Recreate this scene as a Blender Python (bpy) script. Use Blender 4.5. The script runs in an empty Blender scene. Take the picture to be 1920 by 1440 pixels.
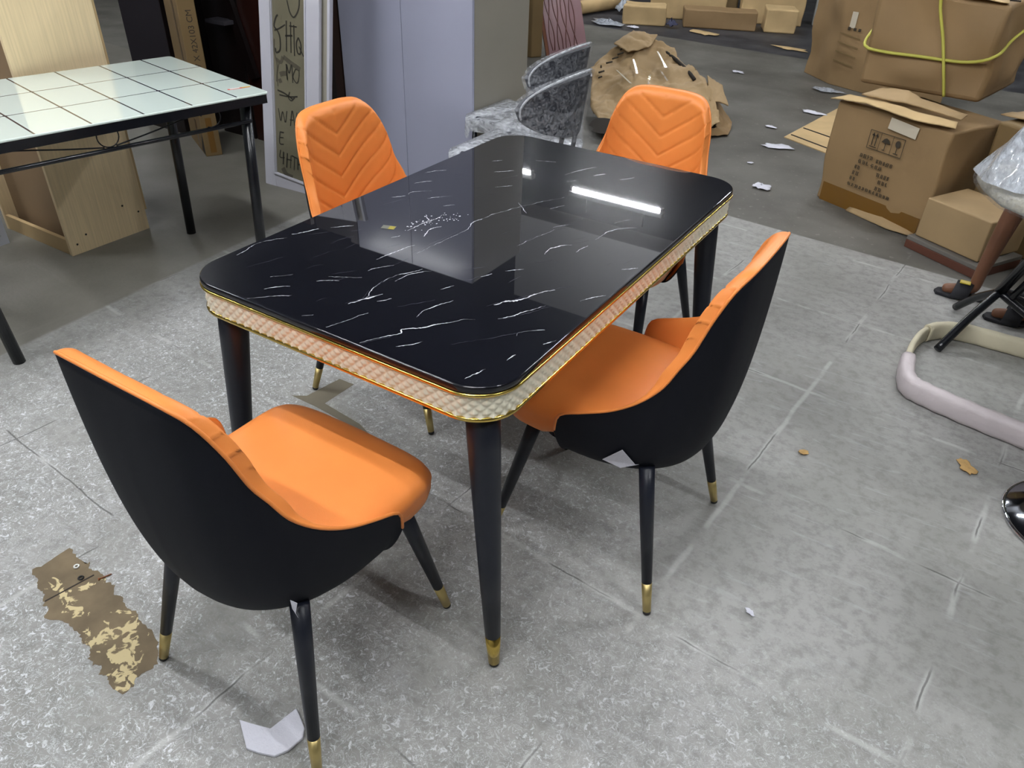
import bpy, bmesh, math, random
import numpy as np
from mathutils import Vector, Matrix, Quaternion, noise as mnoise

S = bpy.context.scene
COL = S.collection
PI = math.pi

# ------------------------------------------------------------------ camera
cam_d = bpy.data.cameras.new('camera')
cam_d.sensor_width = 36.0
cam_d.lens = 1421.62 * 36.0 / 1920.0
cam_d.clip_start = 0.05
cam_d.clip_end = 60
cam = bpy.data.objects.new('camera', cam_d)
COL.objects.link(cam)
_p, _r, _w = 0.606081, 0.037677, -0.544795        # pitch down, roll, heading
_f = Vector((math.sin(_w) * math.cos(_p), math.cos(_w) * math.cos(_p), -math.sin(_p)))
_r0 = Vector((math.cos(_w), -math.sin(_w), 0))
_u0 = _r0.cross(_f)
_rt = math.cos(_r) * _r0 + math.sin(_r) * _u0
_up = -math.sin(_r) * _r0 + math.cos(_r) * _u0
cam.matrix_world = Matrix(((_rt.x, _up.x, -_f.x, 0.96144), (_rt.y, _up.y, -_f.y, -1.51622),
                           (_rt.z, _up.z, -_f.z, 1.50985), (0, 0, 0, 1)))
S.camera = cam

# ------------------------------------------------------------------ view and world
S.view_settings.view_transform = 'Standard'
S.view_settings.look = 'None'
S.view_settings.gamma = 1.0
S.view_settings.use_curve_mapping = False
S.view_settings.exposure = 0.72
W = bpy.data.worlds.new('world')
S.world = W
W.use_nodes = True
W.node_tree.nodes['Background'].inputs[0].default_value = (0.75, 0.85, 1.0, 1)
W.node_tree.nodes['Background'].inputs[1].default_value = 0.3

CEIL = 3.5
TUBE_POWER = 170.0
# (x, y) centre of each fluorescent batten, all parallel to the X axis, 1.25 m long
TUBES = [(-2.75, 6.95), (-4.72, 7.15), (-3.75, -0.9), (0.3, -0.9), (0.6, -2.6), (-1.7, -2.6), (2.6, -0.6),
         (-0.2, 3.6), (2.6, 3.2), (0.8, 6.9), (-6.6, 3.2), (-1.7, -0.5)]

# ------------------------------------------------------------------ helpers
def srgb(r, g, b):
    f = lambda c: (c / 255.0 / 12.92) if c / 255.0 <= 0.04045 else ((c / 255.0 + 0.055) / 1.055) ** 2.4
    return (f(r), f(g), f(b), 1.0)

def bsdf(m):
    return m.node_tree.nodes['Principled BSDF']

def mat(name, col, rough=0.5, metal=0.0, coat=0.0, coat_rough=0.03, var=0.0, vscale=6.0, bump=0.0, bscale=60.0,
        col2=None, stretch=(1, 1, 1), spec=0.5, detail=5):
    m = bpy.data.materials.new(name)
    m.use_nodes = True
    nt = m.node_tree
    b = bsdf(m)
    b.inputs['Base Color'].default_value = col
    b.inputs['Roughness'].default_value = rough
    b.inputs['Metallic'].default_value = metal
    b.inputs['Coat Weight'].default_value = coat
    b.inputs['Coat Roughness'].default_value = coat_rough
    b.inputs['Specular IOR Level'].default_value = spec
    if var or bump:
        tc = nt.nodes.new('ShaderNodeTexCoord')
        mp = nt.nodes.new('ShaderNodeMapping')
        mp.inputs['Scale'].default_value = stretch
        nt.links.new(tc.outputs['Object'], mp.inputs['Vector'])
    if var:
        n = nt.nodes.new('ShaderNodeTexNoise')
        n.inputs['Scale'].default_value = vscale
        n.inputs['Detail'].default_value = detail
        nt.links.new(mp.outputs[0], n.inputs['Vector'])
        r = nt.nodes.new('ShaderNodeValToRGB')
        c2 = col2 or tuple(min(1, c * (1 - var)) for c in col[:3]) + (1,)
        r.color_ramp.elements[0].position = 0.33
        r.color_ramp.elements[0].color = c2
        r.color_ramp.elements[1].position = 0.67
        r.color_ramp.elements[1].color = col if col2 else tuple(min(1, c * (1 + var * 0.6)) for c in col[:3]) + (1,)
        nt.links.new(n.outputs['Fac'], r.inputs[0])
        nt.links.new(r.outputs[0], b.inputs['Base Color'])
    if bump:
        n2 = nt.nodes.new('ShaderNodeTexNoise')
        n2.inputs['Scale'].default_value = bscale
        n2.inputs['Detail'].default_value = 3
        nt.links.new(mp.outputs[0], n2.inputs['Vector'])
        bp = nt.nodes.new('ShaderNodeBump')
        bp.inputs['Strength'].default_value = bump
        bp.inputs['Distance'].default_value = 0.01
        nt.links.new(n2.outputs['Fac'], bp.inputs['Height'])
        nt.links.new(bp.outputs[0], b.inputs['Normal'])
    return m

def tag(o, label=None, cat=None, group=None, kind=None):
    if label: o['label'] = label
    if cat: o['category'] = cat
    if group: o['group'] = group
    if kind: o['kind'] = kind
    return o

def empty(name, loc=(0, 0, 0), rz=0.0, label=None, cat=None, group=None):
    o = bpy.data.objects.new(name, None)
    o.empty_display_size = 0.1
    COL.objects.link(o)
    o.location = loc
    o.rotation_euler = (0, 0, rz)
    return tag(o, label, cat, group)

class MB:
    """collects shapes into one mesh"""
    def __init__(s):
        s.v = []; s.f = []; s.m = []; s.sm = []
    def add(s, vs, fs, mi=0, smooth=False):
        o = len(s.v)
        s.v += [tuple(v) for v in vs]
        for f in fs:
            s.f.append(tuple(i + o for i in f)); s.m.append(mi); s.sm.append(smooth)
    def box(s, c, d, rz=0.0, M=None, mi=0):
        hx, hy, hz = d[0] / 2, d[1] / 2, d[2] / 2
        vs = [Vector((x, y, z)) for x in (-hx, hx) for y in (-hy, hy) for z in (-hz, hz)]
        R = M if M is not None else Matrix.Rotation(rz, 3, 'Z')
        vs = [R @ v + Vector(c) for v in vs]
        s.add(vs, [(0, 1, 3, 2), (4, 6, 7, 5), (0, 4, 5, 1), (2, 3, 7, 6), (0, 2, 6, 4), (1, 5, 7, 3)], mi)
    def tube(s, pts, r, n=10, mi=0, closed=False, cap=True):
        pts = [Vector(p) for p in pts]
        rs = r if isinstance(r, (list, tuple)) else [r] * len(pts)
        N = len(pts)
        rings = []
        prev = None
        for i, p in enumerate(pts):
            if closed: t = pts[(i + 1) % N] - pts[i - 1]
            else: t = pts[min(i + 1, N - 1)] - pts[max(i - 1, 0)]
            t.normalize()
            if prev is None:
                a = Vector((0, 0, 1)) if abs(t.z) < 0.9 else Vector((1, 0, 0))
                u = t.cross(a).normalized()
            else:
                u = (prev - t * prev.dot(t)).normalized()
            prev = u
            w = t.cross(u)
            rings.append([p + (u * math.cos(2 * PI * k / n) + w * math.sin(2 * PI * k / n)) * rs[i] for k in range(n)])
        vs = [v for q in rings for v in q]
        fs = []
        for i in range(N if closed else N - 1):
            j = (i + 1) % N
            for k in range(n):
                k2 = (k + 1) % n
                fs.append((i * n + k, i * n + k2, j * n + k2, j * n + k))
        if cap and not closed:
            fs.append(tuple(range(n))[::-1]); fs.append(tuple((N - 1) * n + k for k in range(n)))
        s.add(vs, fs, mi, True)
    def grid(s, rows, mi=0, smooth=True, close_u=False, close_v=False):
        R, Cn = len(rows), len(rows[0])
        vs = [v for q in rows for v in q]
        fs = []
        for i in range(R if close_v else R - 1):
            i2 = (i + 1) % R
            for j in range(Cn if close_u else Cn - 1):
                j2 = (j + 1) % Cn
                fs.append((i * Cn + j, i * Cn + j2, i2 * Cn + j2, i2 * Cn + j))
        s.add(vs, fs, mi, smooth)
    def rings(s, rings, mi=0, smooth=True, cap0=True, cap1=True):
        n = len(rings[0])
        s.grid(rings, mi, smooth, close_u=True)
        o = len(s.v) - n * len(rings)
        if cap0: s.f.append(tuple(o + k for k in range(n))[::-1]); s.m.append(mi); s.sm.append(False)
        if cap1:
            o2 = o + n * (len(rings) - 1)
            s.f.append(tuple(o2 + k for k in range(n))); s.m.append(mi); s.sm.append(False)
    def prism(s, poly, z0, z1, mi=0, M=None):
        n = len(poly)
        vs = [Vector((p[0], p[1], z0)) for p in poly] + [Vector((p[0], p[1], z1)) for p in poly]
        if M is not None: vs = [M @ v for v in vs]
        fs = [tuple(range(n))[::-1], tuple(range(n, 2 * n))] + [(k, (k + 1) % n, (k + 1) % n + n, k + n) for k in range(n)]
        s.add(vs, fs, mi)
    def build(s, name, mats, parent=None, bevel=0.0, auto=None, subsurf=0, fixn=True):
        me = bpy.data.meshes.new(name)
        me.from_pydata(s.v, [], s.f)
        for p, mi, sm in zip(me.polygons, s.m, s.sm):
            p.material_index = mi; p.use_smooth = sm
        for m in (mats if isinstance(mats, (list, tuple)) else [mats]): me.materials.append(m)
        if fixn:
            bm = bmesh.new(); bm.from_mesh(me)
            bmesh.ops.recalc_face_normals(bm, faces=bm.faces)
            bm.to_mesh(me); bm.free()
        me.update()
        o = bpy.data.objects.new(name, me)
        COL.objects.link(o)
        if parent is not None: o.parent = parent
        if bevel:
            b = o.modifiers.new('bevel', 'BEVEL'); b.width = bevel; b.segments = 2; b.limit_method = 'ANGLE'
            b.angle_limit = math.radians(40)
        if subsurf:
            q = o.modifiers.new('sub', 'SUBSURF'); q.levels = subsurf; q.render_levels = subsurf
        return o

def rrect(hx, hy, r, n=10):
    pts = []
    for cx, cy, a0 in ((hx - r, hy - r, 0), (-hx + r, hy - r, PI / 2), (-hx + r, -hy + r, PI), (hx - r, -hy + r, 1.5 * PI)):
        for k in range(n + 1):
            a = a0 + (PI / 2) * k / n
            pts.append((cx + r * math.cos(a), cy + r * math.sin(a)))
    return pts

def catmull(P, N):
    P = np.array(P, float)
    Q = np.vstack([2 * P[0] - P[1], P, 2 * P[-1] - P[-2]])
    d = np.linalg.norm(np.diff(P, axis=0), axis=1)
    s = np.concatenate([[0], np.cumsum(d)]); s /= s[-1]
    out = []
    for t in np.linspace(0, 1, N):
        i = min(int(np.searchsorted(s, t, 'right')) - 1, len(P) - 2)
        u = (t - s[i]) / max(1e-9, s[i + 1] - s[i])
        p0, p1, p2, p3 = Q[i], Q[i + 1], Q[i + 2], Q[i + 3]
        out.append(0.5 * ((2 * p1) + (-p0 + p2) * u + (2 * p0 - 5 * p1 + 4 * p2 - p3) * u * u + (-p0 + 3 * p1 - 3 * p2 + p3) * u ** 3))
    return np.array(out), s

def text_mesh(name, body, size, M, m, parent=None, depth=0.0004, sx=1.0):
    cu = bpy.data.curves.new(name, 'FONT')
    cu.body = body; cu.size = size; cu.align_x = 'CENTER'; cu.align_y = 'CENTER'; cu.extrude = depth
    t = bpy.data.objects.new(name, cu)
    COL.objects.link(t)
    dg = bpy.context.evaluated_depsgraph_get(); dg.update()
    me = bpy.data.meshes.new_from_object(t.evaluated_get(dg))
    bpy.data.objects.remove(t)
    me.transform(M @ Matrix.Diagonal((sx, 1, 1, 1)))
    me.materials.clear(); me.materials.append(m)
    o = bpy.data.objects.new(name, me)
    COL.objects.link(o)
    if parent is not None: o.parent = parent
    return o

def copy_tree(o, parent=None):
    c = o.copy(); COL.objects.link(c)
    if parent is not None: c.parent = parent
    for ch in [x for x in bpy.data.objects if x.parent is o]:
        copy_tree(ch, c)
    return c

# ------------------------------------------------------------------ materials
M_ORANGE = mat('orange_leather', srgb(224, 134, 66), rough=0.42, var=0.06, vscale=8, bump=0.06, bscale=500, spec=0.35)
M_BLACKF = mat('black_fabric', (0.0055, 0.0065, 0.011, 1), rough=0.65, bump=0.12, bscale=900, spec=0.16)
M_LEG = mat('black_painted_metal', (0.010, 0.012, 0.020, 1), rough=0.38, spec=0.35)
M_BRASS = mat('brass_tip', srgb(206, 186, 128), rough=0.42, metal=1.0)
M_GOLD = mat('gold_trim', srgb(218, 188, 100), rough=0.2, metal=1.0)
M_RUBBER = mat('black_rubber', (0.01, 0.01, 0.01, 1), rough=0.7)
M_CREAM = mat('cream_leather', srgb(236, 230, 208), rough=0.36)
M_MARBLE = mat('black_marble', (0.0045, 0.0048, 0.0075, 1), rough=0.018, spec=0.42, coat=0.16, coat_rough=0.24)
M_VEIN = mat('white_marble_vein', srgb(205, 205, 212), rough=0.1, coat=0.6)
M_VEIN2 = mat('faint_marble_vein', srgb(70, 70, 80), rough=0.1, coat=0.6)
M_EDGE = mat('black_table_edge', (0.006, 0.006, 0.009, 1), rough=0.08, coat=0.6)
M_GLASS = mat('frosted_glass_tile', srgb(222, 236, 228), rough=0.04, coat=1.0, coat_rough=0.01)
M_GLINE = mat('dark_grout_line', srgb(38, 34, 52), rough=0.06, coat=0.8)
M_GEDGE = mat('glass_edge', srgb(170, 200, 190), rough=0.1, coat=0.5)
M_METAL = mat('black_gloss_metal', (0.006, 0.007, 0.010, 1), rough=0.25, spec=0.5)
M_WOOD = mat('light_wood_board', srgb(222, 200, 160), rough=0.45, var=0.10, vscale=5, stretch=(1, 26, 0.8), detail=6)
M_WOODE = mat('light_wood_edge', srgb(186, 160, 118), rough=0.5, var=0.08, vscale=6)
M_BACKB = mat('brown_backboard', srgb(140, 116, 88), rough=0.6, var=0.06, vscale=4)
M_DARKW = mat('dark_brown_veneer', srgb(40, 18, 14), rough=0.32, var=0.15, vscale=5, stretch=(1, 8, 0.6))
M_DARKX = mat('near_black_veneer', srgb(18, 11, 11), rough=0.35)
M_GREYW = mat('lilac_grey_laminate', srgb(152, 154, 172), rough=0.15, var=0.03, vscale=2, spec=0.4)
M_GREYS = mat('grey_side_warm_bounce', srgb(136, 132, 122), rough=0.5, var=0.04, vscale=3)  # warm tint of light bounced off the cardboard is put into this grey
M_WHITEF = mat('white_painted_frame', srgb(190, 190, 200), rough=0.35, var=0.04, vscale=3)
M_MIRROR = mat('dusty_glass_panel', srgb(112, 108, 90), rough=0.3, var=0.12, vscale=5)
M_SCRIB = mat('marker_scribble', srgb(44, 42, 36), rough=0.6)
M_SCRIB2 = mat('faint_scribble', srgb(78, 74, 62), rough=0.6)
M_CARD = mat('brown_cardboard', srgb(143, 116, 80), rough=0.75, var=0.10, vscale=3, bump=0.25, bscale=14)
M_CARD2 = mat('tan_cardboard', srgb(164, 138, 100), rough=0.7, var=0.12, vscale=3.5, bump=0.4, bscale=8)
M_CARDL = mat('pale_cardboard_inside', srgb(196, 168, 122), rough=0.8, var=0.12, vscale=5, bump=0.2, bscale=10)
M_CARDD = mat('dark_tan_cardboard', srgb(118, 96, 60), rough=0.7, var=0.08, vscale=3)
M_TAPE = mat('brown_parcel_tape', srgb(112, 78, 26), rough=0.2, coat=0.4)
M_CTAPE = mat('clear_tape', srgb(200, 190, 170), rough=0.12, coat=0.6)
M_PRINT = mat('printed_ink', srgb(52, 44, 32), rough=0.8)
M_STRAP = mat('yellow_green_rope', srgb(190, 186, 84), rough=0.6)
M_PINK = mat('pinkish_carved_door', srgb(150, 112, 116), rough=0.25, var=0.08, vscale=3)
M_PINKG = mat('brown_carved_groove', srgb(98, 52, 42), rough=0.4)
M_ORW = mat('orange_brown_edge', srgb(120, 66, 30), rough=0.5)
M_FOAM = mat('white_foam', srgb(214, 214, 224), rough=0.8, var=0.04, vscale=10, bump=0.3, bscale=150)
M_FOAMP = mat('pinkish_white_foam_wrap', srgb(200, 190, 192), rough=0.55, var=0.06, vscale=8, bump=0.25, bscale=40)
M_FOAMC = mat('cream_foam', srgb(206, 198, 172), rough=0.6, var=0.08, vscale=8)
M_BARE = mat('bare_brown_subfloor', srgb(110, 96, 74), rough=0.85, var=0.24, vscale=14, detail=8)
def glue_on(m):
    nt = m.node_tree; b = bsdf(m); L = nt.links.new
    src = b.inputs['Base Color'].links[0].from_socket
    tc = nt.nodes.new('ShaderNodeTexCoord')
    def spot(cx, cy, ang, lx, ly):
        mp = nt.nodes.new('ShaderNodeMapping'); mp.vector_type = 'TEXTURE'
        mp.inputs['Location'].default_value = (cx, cy, 0); mp.inputs['Rotation'].default_value = (0, 0, ang); mp.inputs['Scale'].default_value = (lx, ly, 1)
        L(tc.outputs['Object'], mp.inputs['Vector'])
        ln = nt.nodes.new('ShaderNodeVectorMath'); ln.operation = 'LENGTH'; L(mp.outputs[0], ln.inputs[0]); return ln.outputs['Value']
    ds = [spot(-.325, -1.055, -.62, .105, .030), spot(-.27, -1.10, .0, .05, .035), spot(-.40, -1.075, .9, .045, .03), spot(-.56, -1.045, -.1, .075, .020), spot(-.55, -.985, 1.25, .055, .010)]
    cur = ds[0]
    for d in ds[1:]:
        mn = nt.nodes.new('ShaderNodeMath'); mn.operation = 'MINIMUM'; L(cur, mn.inputs[0]); L(d, mn.inputs[1]); cur = mn.outputs[0]
    n = nt.nodes.new('ShaderNodeTexNoise'); n.inputs['Scale'].default_value = 34; n.inputs['Detail'].default_value = 7; n.inputs['Distortion'].default_value = 1.3; L(tc.outputs['Object'], n.inputs['Vector'])
    a = nt.nodes.new('ShaderNodeMath'); a.operation = 'MULTIPLY_ADD'; L(cur, a.inputs[0]); a.inputs[1].default_value = .17; L(n.outputs['Fac'], a.inputs[2])
    mr = nt.nodes.new('ShaderNodeMapRange'); mr.inputs['From Min'].default_value = .575; mr.inputs['From Max'].default_value = .61; mr.inputs['To Min'].default_value = 1; mr.inputs['To Max'].default_value = 0
    L(a.outputs[0], mr.inputs['Value'])
    mx = nt.nodes.new('ShaderNodeMix'); mx.data_type = 'RGBA'; L(mr.outputs[0], mx.inputs[0]); L(src, mx.inputs[6]); mx.inputs[7].default_value = srgb(196, 180, 138)
    L(mx.outputs[2], b.inputs['Base Color'])
glue_on(M_BARE)
M_BARE2 = mat('grey_brown_subfloor', srgb(108, 101, 86), rough=0.85, var=0.1, vscale=12)
M_GLUE = mat('dried_yellow_glue', srgb(182, 166, 122), rough=0.8, var=0.12, vscale=30)
M_SEAM = mat('dark_gap', srgb(40, 34, 28), rough=0.9)
M_SKIN = mat('brown_skin', srgb(120, 80, 58), rough=0.5, var=0.08, vscale=10)
M_BLACKC = mat('black_cloth', (0.012, 0.012, 0.016, 1), rough=0.8)
M_WALL = mat('grey_plaster_wall', srgb(120, 118, 112), rough=0.9, var=0.12, vscale=1.5)
M_CEILM = mat('dark_grey_ceiling', srgb(52, 54, 60), rough=0.9, var=0.15, vscale=1.2)
M_CEILP = mat('pale_ceiling_panel', srgb(190, 190, 190), rough=0.9)
M_CHROME = mat('chrome', srgb(220, 220, 225), rough=0.08, metal=1.0)
M_STICKY = mat('yellow_sticker', srgb(196, 176, 60), rough=0.4)
M_STICKR = mat('red_sticker_edge', srgb(196, 70, 60), rough=0.4)
M_STICKW = mat('white_sticker', srgb(220, 220, 215), rough=0.4)
M_YELLOW = mat('yellow_brown_scrap', srgb(188, 152, 96), rough=0.8, var=0.15, vscale=60)
M_BLUEP = mat('dark_blue_cloth', srgb(52, 54, 78), rough=0.8)
M_GREEN = mat('green_sticker', srgb(62, 88, 52), rough=0.5)

def plastic(name, col, alpha, scale=24.0, rough=0.2):
    m = bpy.data.materials.new(name); m.use_nodes = True
    nt = m.node_tree; b = bsdf(m)
    b.inputs['Base Color'].default_value = col
    b.inputs['Roughness'].default_value = rough
    b.inputs['Coat Weight'].default_value = 0.5
    tc = nt.nodes.new('ShaderNodeTexCoord')
    n = nt.nodes.new('ShaderNodeTexNoise'); n.inputs['Scale'].default_value = scale; n.inputs['Detail'].default_value = 8
    n.inputs['Distortion'].default_value = 1.2
    nt.links.new(tc.outputs['Object'], n.inputs['Vector'])
    r = nt.nodes.new('ShaderNodeMapRange')
    r.inputs['From Min'].default_value = 0.35; r.inputs['From Max'].default_value = 0.7
    r.inputs['To Min'].default_value = alpha[0]; r.inputs['To Max'].default_value = alpha[1]
    nt.links.new(n.outputs['Fac'], r.inputs['Value'])
    nt.links.new(r.outputs[0], b.inputs['Alpha'])
    n2 = nt.nodes.new('ShaderNodeTexNoise'); n2.inputs['Scale'].default_value = 30; n2.inputs['Detail'].default_value = 4
    nt.links.new(tc.outputs['Object'], n2.inputs['Vector'])
    bp = nt.nodes.new('ShaderNodeBump'); bp.inputs['Strength'].default_value = 0.8; bp.inputs['Distance'].default_value = 0.02
    nt.links.new(n2.outputs['Fac'], bp.inputs['Height']); nt.links.new(bp.outputs[0], b.inputs['Normal'])
    return m
M_WRAP = plastic('clear_plastic_wrap', srgb(205, 208, 214), (0.0, 0.30), 60)
M_WRAPD = plastic('thick_plastic_wrap', srgb(205, 208, 214), (0.35, 0.95))
M_BAG = plastic('crinkled_plastic_bag', srgb(190, 196, 205), (0.45, 0.98), 14)

def emission(name, col, strength):
    m = bpy.data.materials.new(name); m.use_nodes = True
    b = bsdf(m)
    b.inputs['Base Color'].default_value = (0.9, 0.9, 0.9, 1)
    b.inputs['Emission Color'].default_value = col
    b.inputs['Emission Strength'].default_value = strength
    return m
M_TUBE = emission('lit_fluorescent_tube', (0.95, 0.975, 1.0, 1), TUBE_POWER)
M_HOUS = mat('white_lamp_housing', srgb(200, 200, 200), rough=0.5)

def floor_material():
    m = bpy.data.materials.new('scuffed_concrete_tiles'); m.use_nodes = True
    nt = m.node_tree; b = bsdf(m); L = nt.links.new
    def nd(t, **k):
        n = nt.nodes.new(t)
        for a, v in k.items(): setattr(n, a, v)
        return n
    def math_(op, a, b_=None, c=None):
        n = nd('ShaderNodeMath', operation=op)
        for i, v in enumerate((a, b_, c)):
            if v is None: continue
            if isinstance(v, (int, float)): n.inputs[i].default_value = v
            else: L(v, n.inputs[i])
        return n.outputs[0]
    def noise(scale, detail=4, vec=None, dist=0.0, rough=0.5):
        n = nd('ShaderNodeTexNoise'); n.inputs['Scale'].default_value = scale; n.inputs['Detail'].default_value = detail
        n.inputs['Distortion'].default_value = dist; n.inputs['Roughness'].default_value = rough
        L(vec if vec is not None else obj, n.inputs['Vector'])
        return n.outputs['Fac']
    def ramp(f, a, b_):
        if a > b_: return math_('SUBTRACT', 1.0, ramp(f, b_, a))
        n = nd('ShaderNodeMapRange'); n.inputs['From Min'].default_value = a; n.inputs['From Max'].default_value = b_
        n.clamp = True; n.interpolation_type = 'SMOOTHSTEP'
        L(f, n.inputs['Value']); return n.outputs[0]
    def mix(f, a, b_):
        n = nd('ShaderNodeMix', data_type='RGBA')
        if isinstance(f, (int, float)): n.inputs[0].default_value = f
        else: L(f, n.inputs[0])
        for sock, v in ((n.inputs[6], a), (n.inputs[7], b_)):
            if isinstance(v, tuple): sock.default_value = v
            else: L(v, sock)
        return n.outputs[2]
    tc = nd('ShaderNodeTexCoord'); obj = tc.outputs['Object']
    rot = nd('ShaderNodeMapping'); rot.inputs['Rotation'].default_value = (0, 0, math.radians(4.5)); L(obj, rot.inputs['Vector'])
    sx = nd('ShaderNodeSeparateXYZ'); L(obj, sx.inputs[0]); X, Y = sx.outputs[0], sx.outputs[1]
    sr = nd('ShaderNodeSeparateXYZ'); L(rot.outputs[0], sr.inputs[0]); XR, YR = sr.outputs[0], sr.outputs[1]
    # base mottling
    base = mix(ramp(noise(1.6, 5), 0.3, 0.7), srgb(136, 135, 131), srgb(160, 159, 156))
    base = mix(math_('MULTIPLY', ramp(noise(26, 6, rough=0.7), 0.42, 0.66), 0.55), base, srgb(112, 112, 108))
    # long pale scuffs stretched along one direction
    st = nd('ShaderNodeMapping'); st.inputs['Scale'].default_value = (2.0, 14, 1); st.inputs['Rotation'].default_value = (0, 0, math.radians(-12)); L(obj, st.inputs['Vector'])
    sc = ramp(noise(3.0, 6, st.outputs[0], 0.6, 0.65), 0.56, 0.70)
    base = mix(math_('MULTIPLY', sc, 0.26), base, srgb(186, 188, 190))
    # white worm-like flecks
    fl = noise(30, 3, dist=2.8, rough=0.55)
    fl = ramp(math_('ABSOLUTE', math_('SUBTRACT', fl, 0.5)), 0.030, 0.008)
    fl2 = ramp(noise(66, 5, dist=1.2, rough=0.68), 0.55, 0.64)
    fl = math_('MAXIMUM', math_('MULTIPLY', fl, 0.45), fl2)
    area = math_('MULTIPLY', ramp(X, 0.75, 0.1), ramp(Y, 1.0, -0.1))
    area = math_('MAXIMUM', area, math_('MULTIPLY', ramp(Y, -0.05, -0.6), 0.75))
    area = math_('MULTIPLY', area, ramp(X, -1.9, -1.3))
    dens = math_('MULTIPLY', ramp(noise(2.6, 4), 0.28, 0.52), area)
    base = mix(math_('MULTIPLY', math_('MULTIPLY', fl, dens), 0.85), base, srgb(214, 216, 220))
    # tile joints: pale grout and thin dark cracks
    wob = math_('MULTIPLY', math_('SUBTRACT', noise(7, 4), 0.5), 0.022)
    def joint(co, off, size, w):
        f = math_('FRACT', math_('DIVIDE', math_('ADD', math_('ADD', co, off), wob), size))
        d = math_('MULTIPLY', math_('MINIMUM', f, math_('SUBTRACT', 1.0, f)), size)
        return d
    dx = joint(XR, 1.80, 0.61, 0); dy = joint(YR, 0.26, 0.61, 0)
    d = math_('MINIMUM', math_('ABSOLUTE', dx), math_('ABSOLUTE', dy))
    pale = math_('MULTIPLY', ramp(d, 0.012, 0.002), ramp(noise(5, 4), 0.45, 0.58))
    base = mix(math_('MULTIPLY', pale, 0.38), base, srgb(204, 204, 202))
    dark = math_('MULTIPLY', ramp(d, 0.0035, 0.001), ramp(noise(3.3, 2), 0.52, 0.6))
    base = mix(math_('MULTIPLY', dark, 0.7), base, srgb(58, 56, 54))
    # brownish worn aisle floor beyond the straight edge, black strip at the very back
    by = math_('ADD', Y, math_('MULTIPLY', X, 0.088))
    aisle = mix(ramp(noise(2.2, 6), 0.3, 0.7), srgb(84, 82, 76), srgb(106, 104, 98))
    aisle = mix(math_('MULTIPLY', ramp(noise(30, 5), 0.62, 0.7), 0.4), aisle, srgb(140, 138, 132))
    za = ramp(by, 2.300, 2.312)
    zl = ramp(math_('ADD', X, math_('MULTIPLY', Y, 0.06)), -1.775, -1.80)
    left = mix(ramp(noise(2.0, 6), 0.3, 0.7), srgb(104, 101, 92), srgb(124, 121, 113))
    base = mix(math_('MULTIPLY', zl, 0.9), base, left)
    yb = ramp(Y, 0.6, 1.5)
    base = mix(math_('MULTIPLY', math_('MULTIPLY', yb, ramp(X, 0.0, -0.8)), 0.8), base, left)
    base = mix(za, base, aisle)
    back = mix(ramp(noise(3, 6), 0.35, 0.7), srgb(44, 44, 47), srgb(66, 66, 69))
    zb = ramp(math_('ADD', math_('ADD', Y, math_('MULTIPLY', X, 0.074)), math_('MULTIPLY', noise(3, 3), 0.06)), 6.58, 6.62)
    base = mix(zb, base, back)
    L(base, b.inputs['Base Color'])
    rr = nd('ShaderNodeMapRange'); rr.inputs['To Min'].default_value = 0.42; rr.inputs['To Max'].default_value = 0.68
    L(noise(5, 4), rr.inputs['Value']); L(rr.outputs[0], b.inputs['Roughness'])
    b.inputs['Specular IOR Level'].default_value = 0.35
    bp = nd('ShaderNodeBump'); bp.inputs['Strength'].default_value = 0.18; bp.inputs['Distance'].default_value = 0.004
    L(noise(70, 5), bp.inputs['Height']); L(bp.outputs[0], b.inputs['Normal'])
    return m

# ------------------------------------------------------------------ room shell
X0, X1, Y0, Y1 = -8.5, 6.0, -5.0, 12.5
fl = MB(); fl.box(((X0 + X1) / 2, (Y0 + Y1) / 2, -0.05), (X1 - X0, Y1 - Y0, 0.1))
floor = tag(fl.build('floor', floor_material()), kind='structure')
c = MB(); c.box(((X0 + X1) / 2, (Y0 + Y1) / 2, CEIL + 0.3), (X1 - X0, Y1 - Y0, 0.1))
tag(c.build('ceiling', M_CEILM), kind='structure')
for nm, cc, dd in (('wall_left', (X0 - .05, (Y0 + Y1) / 2, 1.9), (.1, Y1 - Y0, 3.9)), ('wall_right', (X1 + .05, (Y0 + Y1) / 2, 1.9), (.1, Y1 - Y0, 3.9)),
                   ('wall_back', ((X0 + X1) / 2, Y1 + .05, 1.9), (X1 - X0, .1, 3.9)), ('wall_front', ((X0 + X1) / 2, Y0 - .05, 1.9), (X1 - X0, .1, 3.9))):
    q = MB(); q.box(cc, dd); tag(q.build(nm, M_WALL), kind='structure')
q = MB(); q.box((0.3, 4.65, 3.305), (6.0, 0.3, 0.89)); tag(q.build('trim_1', M_CEILP), kind='structure')

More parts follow.
